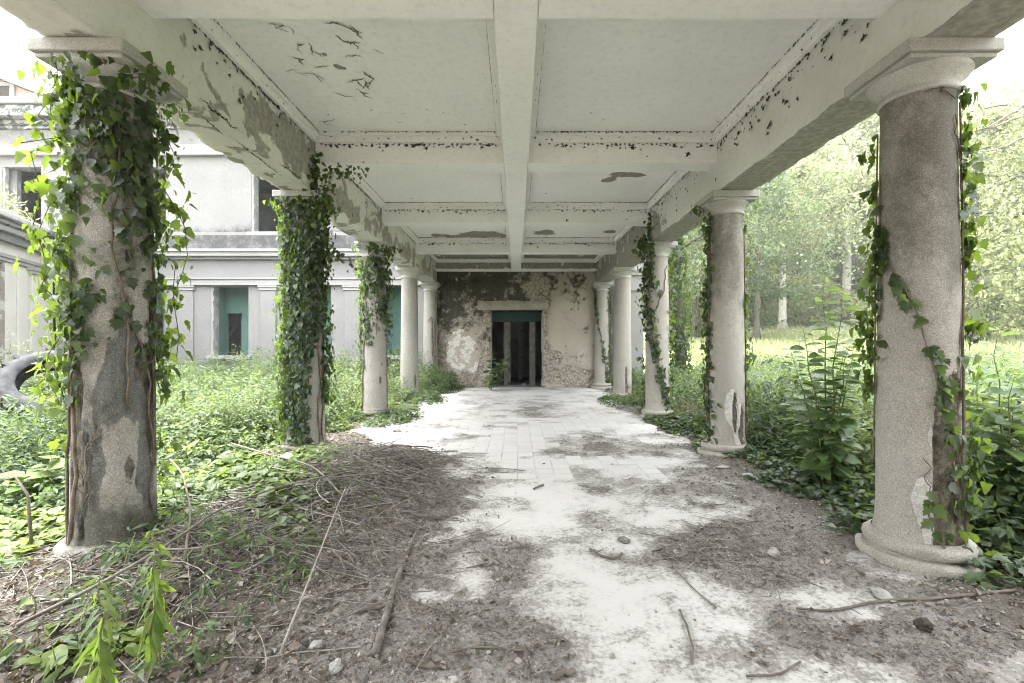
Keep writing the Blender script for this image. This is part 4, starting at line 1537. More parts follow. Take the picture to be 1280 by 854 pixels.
def dens_r2(o, z):
    a = band(-55, 38)(o) * sstep(1.7, 2.4, z)
    path = np.interp(z, [.1, .6, 1.0, 1.5, 1.9, 2.4], [60, 45, 10, -20, -35, -40])
    b = np.exp(-((o - path) / 20) ** 2) * .8
    c = band(85, 14)(o) * .5 * sstep(.2, .5, z)
    return np.clip(a + b + c + band(-85, 14)(o) * .6, 0, 1)


def extra_r2(g, root):
    P, D, N, S = [], [], [], []
    for _ in range(150):
        p = np.array([-.26, -.25, 3.3]) + g.normal(size=3) * np.array([.09, .06, .14])
        if g.random() < .35:
            p = np.array([-.2, -.2 + g.normal() * .05, 3.35 + g.random() * .55])
        P.append(p)
        D.append(np.array([-.2, -.3, -.7]) + g.normal(size=3) * .5)
        N.append(np.array([-.3, -.9, .4]) + g.normal(size=3) * .4)
        S.append(.07 * g.uniform(.6, 1.2))
    return np.array(P), np.array(D), np.array(N), np.array(S)


ivy('r', 2, 'ivy bunched at a capital and winding down the third right column', dens_r2, (.05, 3.3), 800, .08, .05,
    stems=[[(60, .1, .012), (40, .6, .01), (5, 1.0, .01), (-25, 1.6, .01), (-45, 2.6, .008)], [(50, 2.9, .008), (30, 2.4, .008), (-20, 1.9, .006)]], sd=7, extra=extra_r2)


def dens_r4(o, z):
    path = np.interp(z, [.1, 1, 2, 3.2], [55, 25, -25, -70])
    return np.exp(-((o - path) / 13) ** 2) * .9 + band(75, 20)(o) * sstep(1.2, .4, z) + band(70, 14)(o) * .4


ivy('r', 4, 'single thin ivy vine slanting down the column at the right corner of the cracked wall', dens_r4, (.05, 3.2), 320, .075, .03,
    stems=[[(55, .1, .012), (25, 1, .01), (-25, 2, .01), (-70, 3.2, .008)]], sd=8)


# ---------------------------------------------------------------- low growth that nobody could count
def cover(name, label, mat, tmpl, XY, hfun, per, size, flat=.7, seed=0, zfun=ground_z, stemmat=None, vshift=0.0):
    g = np.random.default_rng(seed)
    n = len(XY)
    h = hfun(XY[:, 0], XY[:, 1])
    keep = h > .03
    XY, h = XY[keep], h[keep]
    n = len(XY)
    z0 = zfun(XY[:, 0], XY[:, 1])
    hh = h * g.uniform(.5, 1.12, n)
    lean = g.normal(size=(n, 2)) * .16
    idx = np.repeat(np.arange(n), per)
    t = g.uniform(.12, 1.0, n * per) ** .75
    th = g.uniform(0, 2 * math.pi, n * per)
    rad = g.uniform(.01, .09, n * per) * (1.2 - .5 * t)
    P = np.zeros((n * per, 3))
    P[:, 0] = XY[idx, 0] + lean[idx, 0] * hh[idx] * t + np.cos(th) * rad
    P[:, 1] = XY[idx, 1] + lean[idx, 1] * hh[idx] * t + np.sin(th) * rad
    P[:, 2] = z0[idx] + hh[idx] * t
    d = np.stack([np.cos(th), np.sin(th), g.normal(-.15, .35, n * per)], 1)
    nrm = np.stack([g.normal(0, 1 - flat, n * per), g.normal(0, 1 - flat, n * per), np.ones(n * per)], 1)
    s = size * g.uniform(.55, 1.3, n * per)
    pv = fbm(XY[:, 0] * .8, XY[:, 1] * .8, 0, seed + 1, 3)
    v = np.clip((pv[idx] - .5) * 1.9 + .42 + g.normal(0, .24, n * per) + vshift, 0, 1)
    b = MB()
    leaves(b, tmpl, P, d, nrm, s, v)
    o = b.build(name, mat, smooth=False, kind='stuff')
    o['label'] = label
    sb_ = MB()
    for k in g.permutation(n)[:1800] if stemmat else ():
        p0 = np.array([XY[k, 0], XY[k, 1], z0[k] - .02])
        p1 = p0 + np.array([lean[k, 0] * hh[k], lean[k, 1] * hh[k], hh[k]])
        sb_.tube([p0, (p0 + p1) / 2 + g.normal(size=3) * .01, p1], [.004, .0035, .002], 3, False)
    if sb_.n:
        sb_.build('stems', stemmat, o, kind='stuff')
    return o


def scatter(n, x0, x1, y0, y1, seed, power=1.0):
    g = np.random.default_rng(seed)
    u = g.random(n)
    y = y0 + (y1 - y0) * u ** power
    return np.stack([g.uniform(x0, x1, n), y], 1)


def edge_l(y):
    """right-hand limit of the growth on the left side"""
    return np.interp(y, [2.2, 3.6, 4.2, 5.5, 6.5, 7.5, 9, 11, 12.5, 14, 15.2], [-4.2, -3.7, -3.2, -3.3, -3.1, -2.75, -2.6, -2.45, -2.1, -1.75, -1.5])


def h_left(x, y):
    e = edge_l(y) - x + (fbm(x * 1.3, y * 1.3, 0, 51, 3) - .5) * .7
    base = np.interp(y, [2, 3.5, 5, 8, 12, 15.5], [.10, .28, .46, .62, .82, 1.02])
    return base * sstep(0, .9, e) * (.25 + 1.5 * fbm(x * .9, y * .9, 0, 52, 4)) * (y < 15.85)


P_ = np.concatenate([scatter(3600, -9, -1.3, 2.6, 8, 61, .9), scatter(5600, -17, -1.3, 8, 15.7, 62)])
cover('undergrowth', 'knee high herbs filling the court between the columns and the villa', M['herb'], L_SIMPLE, P_, h_left, 19, .078, .42, 63, stemmat=M['stemgreen'])


def h_tall(x, y):
    e = edge_l(y) - x - .3
    n = fbm(x * .75 + 3, y * .75, 0, 59, 3)
    return sstep(0, .8, e) * sstep(.47, .6, n) * np.interp(y, [2.5, 4, 7, 11, 15], [.4, .6, .8, 1.05, 1.25]) * (.5 + n) * (y < 15.8)


P_ = np.concatenate([scatter(900, -8, -2.2, 3.4, 8, 68), scatter(2400, -17, -1.6, 8, 15.7, 69)])
cover('nettles', 'taller narrow leaved nettles standing in clumps before the villa', M['herb'], L_NARROW, P_, h_tall, 30, .105, .35, 70, stemmat=M['stemgreen'], vshift=.12)


def h_carpet(x, y):
    e = edge_l(y) - x - .05 + (fbm(x * 1.3, y * 1.3, 0, 51, 3) - .5) * .5
    return np.interp(y, [2, 4, 8, 12], [.16, .34, .40, .3]) * sstep(0, .5, e) * sstep(.40, .56, fbm(x * .6 + 5, y * .6, 0, 53, 3))


P_ = scatter(3000, -8, -2.4, 3.2, 11, 64)
cover('ground_elder', 'bright flat leaved ground cover catching the light behind the left columns', M['lime'], L_SIMPLE, P_, h_carpet, 11, .10, .78, 65, vshift=.15)
P_ = scatter(2400, -4.6, -1.5, 1.9, 5.6, 66)


def h_sprout(x, y):
    return .15 * sstep(.40, .56, fbm(x * 1.4, y * 1.4, 0, 54, 3)) * sstep(-1.2, -2.2, x)


def soil_or_ground(x, y):
    D = dirt_field(x, y)
    zz = np.maximum(np.clip((D - .62) * .05, 0, .04) + pile_h(x, y), .0)
    return np.where(np.abs(x) > 3.2, ground_z(x, y), zz)


cover('seedlings', 'small green seedlings among the litter at the lower left', M['lime'], L_HEART, P_, h_sprout, 5, .085, .8, 67, zfun=soil_or_ground)


P_ = scatter(560, -4.4, -1.1, 1.9, 5.4, 80)


def h_sprig(x, y):
    return .20 * sstep(.46, .60, fbm(x * 1.1 + 8, y * 1.1, 0, 79, 3)) * sstep(-.9, -1.9, x)


cover('sprigs', 'thin green sprigs and stalks rising through the dead litter at the lower left', M['herb'], L_NARROW, P_, h_sprig, 8, .085, .3, 88, zfun=soil_or_ground, stemmat=M['stemgreen'], vshift=.1)


def edge_r(y):
    return np.interp(y, [1.5, 2.6, 3.6, 4.6, 6, 8, 10, 12, 15], [3.1, 3.0, 2.75, 2.75, 2.75, 2.6, 2.45, 2.5, 2.6])


def h_right(x, y):
    e = x - edge_r(y) + (fbm(x * 1.3, y * 1.3, 0, 55, 3) - .5) * .6
    base = np.interp(y, [1, 2.5, 4, 6, 9, 14, 18], [.5, .75, 1.0, 1.05, .85, .7, .5])
    return base * sstep(-.1, 1.1, e) * (.45 + 1.0 * fbm(x * .5, y * .5, 0, 56, 3))


P_ = np.concatenate([scatter(4200, 2.4, 9, 1.6, 8, 71, .9), scatter(4200, 2.4, 16, 8, 17, 72)])
cover('undergrowth', 'dense waist high growth beyond the right row of columns', M['herb'], L_SIMPLE, P_, h_right, 16, .098, .5, 73, stemmat=M['stemgreen'], vshift=.14)


def h_creep(x, y):
    e = x - edge_r(y) + .25 + (fbm(x * 1.7, y * 1.7, 0, 57, 3) - .5) * .7
    return .13 * sstep(0, .35, e)


P_ = scatter(3600, 2.0, 4.6, 1.5, 9, 74)
cover('creeping_ivy', 'dark ivy creeping over the ground round the feet of the right columns', M['ivy'], L_IVY, P_, h_creep, 5, .07, .7, 75, zfun=soil_or_ground)


def h_porch(x, y):
    m = sstep(.9, .4, np.hypot((x + 2.25) / .75, (y - 14.2) / 1.3)) * .75 + sstep(1, .3, np.hypot((x + 2.35) / .55, (y - 9.2) / 1.4)) * .25
    m = m + sstep(1, .3, np.hypot((x + 2.2) / .5, (y - 11.6) / 1.2)) * .35 + sstep(1, .3, np.hypot((x - 2.45) / .55, (y - 11.2) / 1.2)) * .28
    return m * (.5 + .9 * fbm(x * 2, y * 2, 0, 58, 3))


P_ = np.concatenate([scatter(1100, -3.1, -1.2, 7.5, 15.1, 76), scatter(260, 1.8, 3, 9.5, 13, 77)])
cover('weeds', 'leafy weeds creeping over the edges of the far porch floor', M['herb'], L_SIMPLE, P_, h_porch, 12, .085, .6, 78, zfun=lambda x, y: 0 * x)


# grass on the meadow at the right
def make_grass():
    g = np.random.default_rng(81)
    n = 26000
    r = 9 + 42 * g.random(n) ** 1.3
    a = g.uniform(R(18), R(52), n)
    x, y = r * np.sin(a) + 1.0, r * np.cos(a)
    z = ground_z(x, y)
    h = g.uniform(.25, .65, n) * (.5 + fbm(x * .3, y * .3, 0, 82, 3)) * np.where(r > 25, .6, 1)
    w = .006 + .0011 * r
    th = g.uniform(0, 6.28, n)
    ln = g.normal(size=(n, 2)) * .22
    c, s_ = np.cos(th) * w, np.sin(th) * w
    V = np.zeros((n, 5, 3))
    for q, (sg, t) in enumerate(((-1, 0), (1, 0), (1, .55), (-1, .55), (0, 1))):
        k = 1 if q < 2 else .75
        V[:, q, 0] = x + sg * c * k + ln[:, 0] * h * t * t
        V[:, q, 1] = y + sg * s_ * k + ln[:, 1] * h * t * t
        V[:, q, 2] = z + h * t
    b = MB()
    base = (np.arange(n) * 5)[:, None, None]
    Fa = (np.array([(0, 1, 2), (0, 2, 3), (3, 2, 4)])[None] + base).reshape(-1, 3)
    vv = np.clip(fbm(x * .15, y * .15, 0, 83, 3) + g.normal(0, .2, n), 0, 1)
    b.add(V.reshape(-1, 3), Fa, v=np.repeat(vv, 5))
    o = b.build('grass', M['grass'], kind='stuff')
    o['label'] = 'pale tall grass of the meadow beyond the right columns'


make_grass()


# ---------------------------------------------------------------- single plants
def plant(name, label, cat, base, h, nst, nleaf, lm, tmpl, size, mat, lean=.15, obj=True, group=None, opposite=False, droop=.3, curve=(0, 0), t0=.25, seed=0, dens_top=1.0, hug=1.0):
    g = np.random.default_rng(seed)
    z0 = float(ground_z(np.array(base[0]), np.array(base[1]))) if abs(base[0]) > 3.2 else 0.0
    root = thing(name, label, cat, (base[0], base[1], z0), 0, group)
    lb = MB()
    for s_ in range(nst):
        a = g.uniform(0, 6.28)
        hh = h * (1 if s_ == 0 else g.uniform(.6, .95))
        lx, ly = math.cos(a) * lean * hh * (s_ > 0) + curve[0], math.sin(a) * lean * hh * (s_ > 0) + curve[1]
        t = np.linspace(0, 1, 9)
        pts = np.stack([lx * t ** 1.6 + g.normal(0, .012, 9) * t + (s_ > 0) * math.cos(a) * .05, ly * t ** 1.6 + g.normal(0, .012, 9) * t + (s_ > 0) * math.sin(a) * .05, hh * t - .03], 1)
        MB().tube(pts, np.linspace(.0045 + .0035 * h, .002, 9), 6).build('stem', M['stemgreen'], root, True)
        ph = g.uniform(0, 6.28)
        for j in range(nleaf):
            tj = t0 + (1 - t0) * (j / max(1, nleaf - 1)) ** dens_top
            p = np.array([np.interp(tj, t, pts[:, q]) for q in range(3)])
            for side in ((0, 1) if opposite else (0,)):
                ph2 = ph + (j * 1.571 + side * math.pi if opposite else j * 2.4)
                d = np.array([hug * math.cos(ph2), hug * math.sin(ph2), .35 - droop * (1 - tj) - g.uniform(0, .5) * droop])
                nn = np.array([-.35 * math.cos(ph2), -.35 * math.sin(ph2) - .25, 1]) + g.normal(size=3) * .35
                sz = size * (1.0 - .45 * tj ** 3) * g.uniform(.75, 1.15)
                pp = p + d * .012
                if obj:
                    put_leaf(lm, root, pp, d, nn, sz)
                else:
                    leaves(lb, tmpl, np.array([pp]), np.array([d]), np.array([nn]), sz, g.random())
    if lb.n:
        lb.build('leaves', mat, root, True, kind='stuff')
    return root


PG = 'tall single stemmed weeds in the foreground'
x, y = fpt(126, 905)
plant('weed', 'drooping long leaved weed in the left foreground, the nearer and shorter of the pair', 'plant', (x, y), .60, 1, 24, LM_LANCE, L_LANCE, .13, M['lime'], opposite=True, droop=1.5, hug=.55, group=PG, t0=.3, seed=201)
x, y = fpt(190, 856)
plant('weed', 'drooping long leaved weed just before the foot of the nearest left column', 'plant', (x, y), .68, 1, 28, LM_LANCE, L_LANCE, .125, M['lime'], opposite=True, droop=1.4, hug=.55, group=PG, t0=.3, seed=202)
x, y = fpt(40, 800)
plant('weed', 'small low weed at the lower left edge', 'plant', (x, y), .30, 1, 5, LM_LANCE, L_LANCE, .16, M['lime'], droop=.4, group=PG, t0=.3, seed=203)
SG = 'young saplings among the right columns'
for q, (lab, bx, by, h, nst, nl, size, cv) in enumerate((
        ('tall leafy sapling standing against the left side of the big right column', 3.02, 4.6, 2.15, 7, 42, .20, (-.02, 0)),
        ('tall sapling with tiered glossy leaves at the right edge of the picture', 3.66, 3.55, 1.6, 6, 26, .23, (.0, .05)),
        ('bushy sapling behind the tiered one, partly hidden by the big right column', 4.15, 4.3, 1.45, 5, 18, .22, (.1, 0)),
        ('low sapling in the shade beside the foot of the big right column', 3.45, 2.95, .85, 5, 14, .19, (.12, 0)),
        ('broad leaved sapling halfway between the first two right columns', 3.40, 5.3, 1.12, 5, 15, .23, (-.1, 0)),
        ('low sapling at the edge of the path between the first two right columns', 3.05, 4.75, .62, 4, 10, .13, (-.05, 0)))):
    plant('sapling', lab, 'sapling', (bx, by), h, nst, nl, LM_OVAL, L_OVAL, size, M['herb'], lean=.16, group=SG, curve=cv, seed=220 + q, droop=.35, t0=.18)
x, y = fpt(612, 488)
plant('sapling', 'leafy sapling growing before the left side of the doorway', 'sapling', (x, y), 1.25, 6, 17, LM_OVAL, L_OVAL, .27, M['herb'], lean=.4, seed=240, droop=.4, curve=(.12, 0), obj=False, group='saplings by the villa')
for q, (px, py, Y, h, lab) in enumerate(((245, 440, 14.6, 1.45, 'thin upright weed before the pilaster left of the teal window'), (222, 440, 14.8, 1.2, 'short upright weed at the far left of the pilaster'), (305, 440, 15.2, 1.1, 'leafy weed rising in the teal window opening'),
                                      (104, 395, 6.0, 1.6, 'pale leaved bramble arching behind the nearest left column'), (62, 430, 8.6, 1.7, 'second bramble growing behind the old tyre'), (12, 430, 7.6, 1.75, 'dark bushy shrub at the left edge before the wing'), (350, 470, 8.0, 1.0, 'bright nettle clump just left of the ivy matted column'))):
    plant('shrub', lab, 'shrub', (wx(px, Y), Y), h, 7 if q > 2 else 2, 17, LM_HEART, L_HEART if q in (3, 4) else L_OVAL, .13 if q > 2 else .09, M['lime'] if q in (3, 4, 6) else M['herb'], lean=.3, obj=False, seed=250 + q, group='shrubs in the court', t0=.12)
# large pale leaf clump and arching bare stem at the left edge
x, y = fpt(20, 640)
plant('burdock', 'broad pale leaves at the left edge, in front of the court growth', 'plant', (x, y + .3), .55, 4, 5, LM_HEART, L_HEART, .30, M['lime'], lean=.35, droop=.3, t0=.5, seed=270)
b = MB()
x, y = fpt(40, 705)
P = [(x, y, 0), (x - .01, y, .22), (x - .05, y + .02, .45), (x - .14, y + .03, .56), (x - .30, y + .05, .52)]
tag(b.tube(P, [.011, .010, .009, .007, .005], 7).build('arching_twig', M['twigdark'], smooth=True), 'dark bare twig arching over at the left edge', 'twig')
# tuft on the wing's cornice
g = np.random.default_rng(290)
b = MB()
n = 900
tt = wt(0) + g.uniform(-2.6, 1.6, n)
pw = np.stack([WA[0] + wd[0] * tt, WA[1] + wd[1] * tt], 1) + np.stack([wd[1] * g.uniform(-.1, .35, n), -wd[0] * g.uniform(-.1, .35, n)], 1)
P = np.concatenate([pw, (4.72 + g.random(n) ** 1.3 * .95 * sstep(1.6, -.3, tt))[:, None]], 1)
leaves(b, L_LANCE, P, unit(n, .3), unit(n, 1.0), .16 * g.uniform(.5, 1.2, n), g.random(n))
for _ in range(60):
    k = int(g.integers(n))
    b.tube([(P[k, 0], P[k, 1], 4.70), (P[k, 0] + g.normal() * .05, P[k, 1], (4.7 + P[k, 2]) / 2), (P[k, 0] + g.normal() * .1, P[k, 1], P[k, 2])], .006, 3, False, v=.6)
tag(b.build('weed_tuft', M['grass'], smooth=True), 'pale feathery weeds sprouting on top of the wing cornice', 'weeds')

# ---------------------------------------------------------------- trees
def tree(label, x, y, h, cw, trunk_r, n, leaf, mat, bark, seed, base=.25, lean=(0, 0), flat=1.0, ivyn=0, group='trees beyond the meadow', droop=0.0):
    g = np.random.default_rng(seed)
    z0 = float(ground_z(np.array(float(x)), np.array(float(y))))
    root = thing('tree', label, 'tree', (x, y, z0), 0, group)
    t = np.linspace(0, 1, 12)
    tp = np.stack([lean[0] * t ** 1.3 + np.cumsum(g.normal(0, .012 * h / 10, 12)), lean[1] * t ** 1.3 + np.cumsum(g.normal(0, .012 * h / 10, 12)), h * .93 * t - .1], 1)
    tr = MB().tube(tp, trunk_r * (1 - .88 * t) * (1 + .5 * np.exp(-t * 25)), 9)
    nb = 22
    tips = []
    lm_ = MB()
    for k in range(nb):
        tb = g.uniform(base * .9, .95)
        p0 = np.array([np.interp(tb, t, tp[:, q]) for q in range(3)])
        a = k * 2.4 + g.normal() * .4
        prof = math.sin(math.pi * np.clip((tb - base) / (1 - base) * .82 + .16, 0.05, 1)) ** .7
        ln = cw * prof * g.uniform(.6, 1.05)
        p1 = p0 + np.array([math.cos(a) * ln, math.sin(a) * ln, ln * g.uniform(.05, .5) - droop * ln])
        pm = (p0 + p1) / 2 + np.array([0, 0, ln * .12]) + g.normal(size=3) * .06 * ln
        lm_.tube([p0, pm, p1], [trunk_r * .28 * (1 - tb * .6), trunk_r * .16, trunk_r * .05], 5, False)
        for w in (.35, .6, .8, 1.0):
            q = p0 * (1 - w) ** 2 + 2 * pm * w * (1 - w) + p1 * w * w
            tips.append((q, ln * (.20 + .16 * w)))
            for _ in range(2):
                e = q + g.normal(size=3) * ln * .26
                tips.append((e, ln * .2))
    tr.build('trunk', bark, root, True)
    lm_.build('limbs', M['bark'], root, True)
    C = np.array([p for p, _ in tips])
    S = np.array([max(.35 * cw / 4, s) for _, s in tips])
    cv = g.random(len(C))
    k = g.integers(0, len(C), n)
    off = g.normal(size=(n, 3)) * .62
    off[:, 2] *= .55 * flat
    P = C[k] + off * S[k][:, None]
    if droop:
        P[:, 2] -= np.abs(g.normal(size=n)) * droop * 1.2
    ok = P[:, 2] > h * base * .45
    P, k = P[ok], k[ok]
    n = len(P)
    v = np.clip(cv[k] * .55 + g.random(n) * .45, 0, 1)
    b = MB()
    d = unit(n, -.5 - droop * 2)
    leaves(b, L_DIAMOND, P, d, unit(n, .9), leaf * g.uniform(.6, 1.35, n), v)
    b.build('crown', mat, root, False)
    if ivyn:
        zi = g.uniform(.1, h * .62, ivyn)
        th = g.uniform(0, 6.28, ivyn)
        rr = trunk_r * (1 - .5 * zi / h) + np.abs(g.normal(0, .10, ivyn)) + .22 * np.exp(-((zi - 2.6) / 1.1) ** 2) * g.random(ivyn)
        P = np.stack([np.interp(zi, tp[:, 2], tp[:, 0]) + np.cos(th) * rr, np.interp(zi, tp[:, 2], tp[:, 1]) + np.sin(th) * rr, zi], 1)
        N = np.stack([np.cos(th), np.sin(th), .3 + 0 * th], 1)
        b = MB()
        leaves(b, L_HEART, P, np.array([0, 0, -1.0]) + g.normal(size=(ivyn, 3)) * .4, N + g.normal(size=(ivyn, 3)) * .3, .11 * g.uniform(.6, 1.2, ivyn), g.random(ivyn) * .7)
        b.build('ivy_leaves', M['ivy'], root, True, kind='stuff')
    return root


tree('dark forked tree cloaked in ivy, standing between the second and third right columns', wx(851, 14), 14, 11, 3.6, .17, 5200, .16, M['crowndark'], M['bark'], 301, .42, (-.2, 0), ivyn=2600, group=None)
TL = [
    # px, depth, h, crown, trunk r, n, leaf, mat, bark, base, label
    (978, 38, 15, 5.0, .30, 9000, .26, 'crown', 'palebark', .38, 'tree with a pale slim trunk at the edge of the meadow'),
    (945, 30, 12, 4.4, .20, 9000, .22, 'crowndark', 'bark', .12, 'dark low branched tree showing just right of the second right column'),
    (1058, 42, 22, 5.5, .42, 11000, .28, 'crown', 'palebark', .34, 'tall tree with a thick whitish trunk left of the big right column'),
    (1015, 46, 19, 6.0, .35, 11000, .30, 'crown', 'palebark', .2, 'tall yellowish tree between the two pale trunks'),
    (1220, 24, 13, 5.2, .28, 14000, .20, 'crown', 'bark', .10, 'pale feathery tree hanging low just right of the big right column'),
    (1300, 22, 14, 5.5, .30, 14000, .19, 'crown', 'bark', .10, 'pale feathery tree at the right edge of the picture'),
    (1150, 40, 20, 7.0, .40, 12000, .30, 'crown', 'palebark', .18, 'broad tree hidden mostly behind the big right column'),
    (870, 34, 15, 5.5, .28, 11000, .25, 'crown', 'bark', .14, 'spreading tree seen left of the second right column'),
    (905, 44, 20, 6.5, .36, 12000, .30, 'crowndark', 'bark', .16, 'taller dark tree behind the spreading one'),
    (815, 38, 16, 6.0, .30, 9000, .28, 'crown', 'bark', .15, 'tree seen in the gap left of the third right column'),
    (1250, 48, 24, 8.0, .45, 14000, .34, 'crown', 'bark', .14, 'tallest pale tree rising behind the feathery ones'),
    (770, 30, 13, 5.0, .26, 7000, .25, 'crowndark', 'bark', .12, 'tree showing beside the white corner pilaster'),
    (1370, 30, 18, 7.0, .35, 9000, .30, 'crown', 'bark', .12, 'tree just beyond the right edge, its branches reaching in'),
]
for q, (px, Y, h, cw, tr_, n, lf, mt, bk, base, lab) in enumerate(TL):
    tree(lab, wx(px, Y), Y, h, cw, tr_, n, lf, M[mt], M[bk], 310 + q, base, (rnd.uniform(-.6, .6), 0), droop=.22 if 'feathery' in lab else 0.0)


def far_wood():
    g = np.random.default_rng(350)
    n = 60000
    a = g.uniform(R(2), R(66), n)
    r = g.uniform(58, 80, n)
    top = 15 + 9 * fbm(a * 9, r * .05, 0, 351, 4)
    z = g.random(n) ** 1.15 * top
    x, y = r * np.sin(a), r * np.cos(a)
    b = MB()
    v = np.clip(fbm(a * 40, z * .35, r * .1, 352, 3) * 1.2 - .1 + g.normal(0, .12, n), 0, 1)
    leaves(b, L_DIAMOND, np.stack([x, y, z + ground_z(x, y)], 1), unit(n, -.3), unit(n, .8), g.uniform(.5, 1.1, n), v)
    o = b.build('far_wood', M['crown'], kind='stuff')
    o['label'] = 'far wood closing the meadow'


far_wood()


def understory():
    g = np.random.default_rng(360)
    n = 26000
    a = g.uniform(R(6), R(62), n)
    r = g.uniform(46.5, 55, n)
    x, y = r * np.sin(a), r * np.cos(a)
    top = 6.5 * fbm(a * 14, r * .2, 0, 361, 3)
    z = g.random(n) ** .9 * top
    b = MB()
    v = np.clip(fbm(a * 40, z * .5, r * .2, 362, 3) * 1.2 - .2 + g.normal(0, .15, n), 0, 1)
    leaves(b, L_DIAMOND, np.stack([x, y, z + ground_z(x, y)], 1), unit(n, -.3), unit(n, .8), g.uniform(.25, .55, n), v)
    o = b.build('bushes', M['crown'], kind='stuff')
    o['label'] = 'dark bushes under the trees at the far side of the meadow'


understory()

# low wall at the far side of the meadow
LY = 44.0
lw = thing('boundary_wall', 'low grey wall with short piers across the far side of the meadow', 'wall', (wx(1000, LY), LY, float(ground_z(np.array(wx(1000, LY)), np.array(LY)))))
b = MB().box(-9, 16, -.15, .15, -.3, .55)
b.build('wall', M['stone'], lw)
for j in range(7):
    b = MB().box(-8.6 + j * 4, -8.0 + j * 4, -.25, .25, -.3, .9)
    bevel(b.build('pier', M['stone'], lw), .03)
bevel(MB().box(-9, 16, -.2, .2, .551, .66).build('coping', M['stone'], lw), .02)
# pale drooping bare branches crossing the top right
b = MB()
for (p0, p1, sag) in (((1290, 124, 13), (1196, 172, 12), .25), ((1290, 138, 13.5), (1210, 166, 12.5), .15), ((1290, 165, 13), (1235, 190, 12), .1)):
    a_, c_ = np.array([wx(p0[0], p0[2]), p0[2], wz(p0[1], p0[2])]), np.array([wx(p1[0], p1[2]), p1[2], wz(p1[1], p1[2])])
    tt = np.linspace(0, 1, 14)
    Pq = a_[None] * (1 - tt[:, None]) + c_[None] * tt[:, None]
    Pq[:, 2] -= sag * np.sin(np.pi * tt) * .5
    Pq += np.random.default_rng(5).normal(size=Pq.shape) * .015
    b.tube(Pq, np.linspace(.035, .01, 14), 5)
    for q in range(2, 13):
        for _ in range(3):
            e = Pq[q] + np.array([rnd.gauss(0, .12), rnd.gauss(0, .08), -abs(rnd.gauss(.08, .08))])
            b.tube([Pq[q], e], [.007, .003], 3, False)
tag(b.build('bare_branches', M['twigdark'], smooth=True), 'thin dark branches reaching across the sky at the top right', 'branch')

# ---------------------------------------------------------------- things lying about
# tractor tyre
ty = thing('old_tyre', 'weathered grey tractor tyre lying tilted in the herbs behind the nearest left column', 'tyre', (wx(60, 6.6), 6.6, .86))
ty.rotation_euler = (R(52), R(22), R(20))
prof = [(.30, -.13), (.31, -.15), (.40, -.17), (.47, -.15), (.50, -.11), (.51, 0), (.50, .11), (.47, .15), (.40, .17), (.31, .15), (.30, .13)]
t = np.linspace(0, 2 * math.pi, 72, endpoint=False)
P = np.array([[(math.cos(a) * q, math.sin(a) * q, z) for a in t] for q, z in prof])
MB().grid(P, wrap=True).build('carcass', M['tyre'], ty, True)
for k in range(44):
    a = k / 44 * 2 * math.pi
    s = 1 if k % 2 else -1
    b = MB()
    V = []
    for da, z in ((0, s * .155), (.09, s * .155), (.05, s * -.01), (-.05, s * -.01)):
        for q in (.475 - .03 * (abs(z) > .1), .565 - .03 * (abs(z) > .1)):
            V.append((math.cos(a + da) * q, math.sin(a + da) * q, z))
    b.add(V, [(1, 3, 5, 7), (0, 2, 3, 1), (2, 4, 5, 3), (4, 6, 7, 5), (6, 0, 1, 7), (0, 6, 4, 2)])
    b.build('tread_lug', M['tyre'], ty)

# sticks: pixel path on the floor, radius
def stick(name, label, pts, rad, mat, lift=.0, cat='stick', group='sticks on the porch floor', twigs=0):
    P = []
    for q, p in enumerate(pts):
        x, y = fpt(p[0], p[1])
        z = soil_z(x, y) + (p[2] if len(p) > 2 else 0) + lift
        P.append((x, y, z))
    P = np.array(P)
    r = np.interp(np.linspace(0, 1, len(P)), [0, 1], rad)
    P[:, 2] += r
    n = max(8, len(P) * 4)
    t, tt = np.linspace(0, 1, len(P)), np.linspace(0, 1, n)
    Q = np.stack([np.interp(tt, t, P[:, i]) for i in range(3)], 1)
    for _ in range(2):
        Q[1:-1] = (Q[:-2] + 2 * Q[1:-1] + Q[2:]) / 4
    Q += np.stack([(fbm(tt * 7, tt * 0 + pts[0][0], 0, 600 + i, 3) - .5) * r.mean() * 1.8 for i in range(3)], 1)
    rr = np.interp(tt, [0, 1], rad) * (1 + .25 * (fbm(tt * 12, tt * 0 + pts[0][1], 0, 610, 2) - .5))
    b = MB().tube(Q, rr, 7)
    for _ in range(twigs):
        k = rnd.randint(2, n - 3)
        b.tube([Q[k], Q[k] + np.array([rnd.gauss(0, .06), rnd.gauss(0, .06), abs(rnd.gauss(0, .02))])], [rr[k] * .5, rr[k] * .2], 4, False)
    return tag(b.build(name, mat, smooth=True), label, cat, group)


stick('stick', 'long pale stick running from the brushwood down to the lower left of the floor', [(467, 832, .0), (483, 776), (497, 726), (515, 680), (540, 640), (562, 612, .03)], (.019, .007), M['twig'])
stick('stick', 'short black stick alone on the clean pale floor', [(667, 613), (679, 607)], (.010, .009), M['twigdark'])
stick('stick', 'dark broken stick with a kink, right of the middle of the floor', [(738, 688), (752, 698), (766, 701), (778, 694)], (.008, .008), M['twigdark'], twigs=3)
stick('stick', 'long dark fallen branch running past the foot of the big right column', [(995, 764), (1040, 766), (1080, 758), (1120, 752), (1180, 752), (1270, 750)], (.006, .009), M['twigdark'], twigs=3)
stick('stick', 'curved dark twig at the bottom right of centre', [(850, 764), (858, 784), (866, 810), (866, 832)], (.005, .006), M['twigdark'])
stick('stick', 'bowed dark twig lying across the bottom right', [(932, 848), (958, 848), (980, 843), (1000, 830)], (.005, .005), M['twigdark'])
stick('stick', 'straight pale twig slanting over the dark soil at the right', [(852, 678), (900, 690), (958, 700)], (.006, .005), M['twig'])
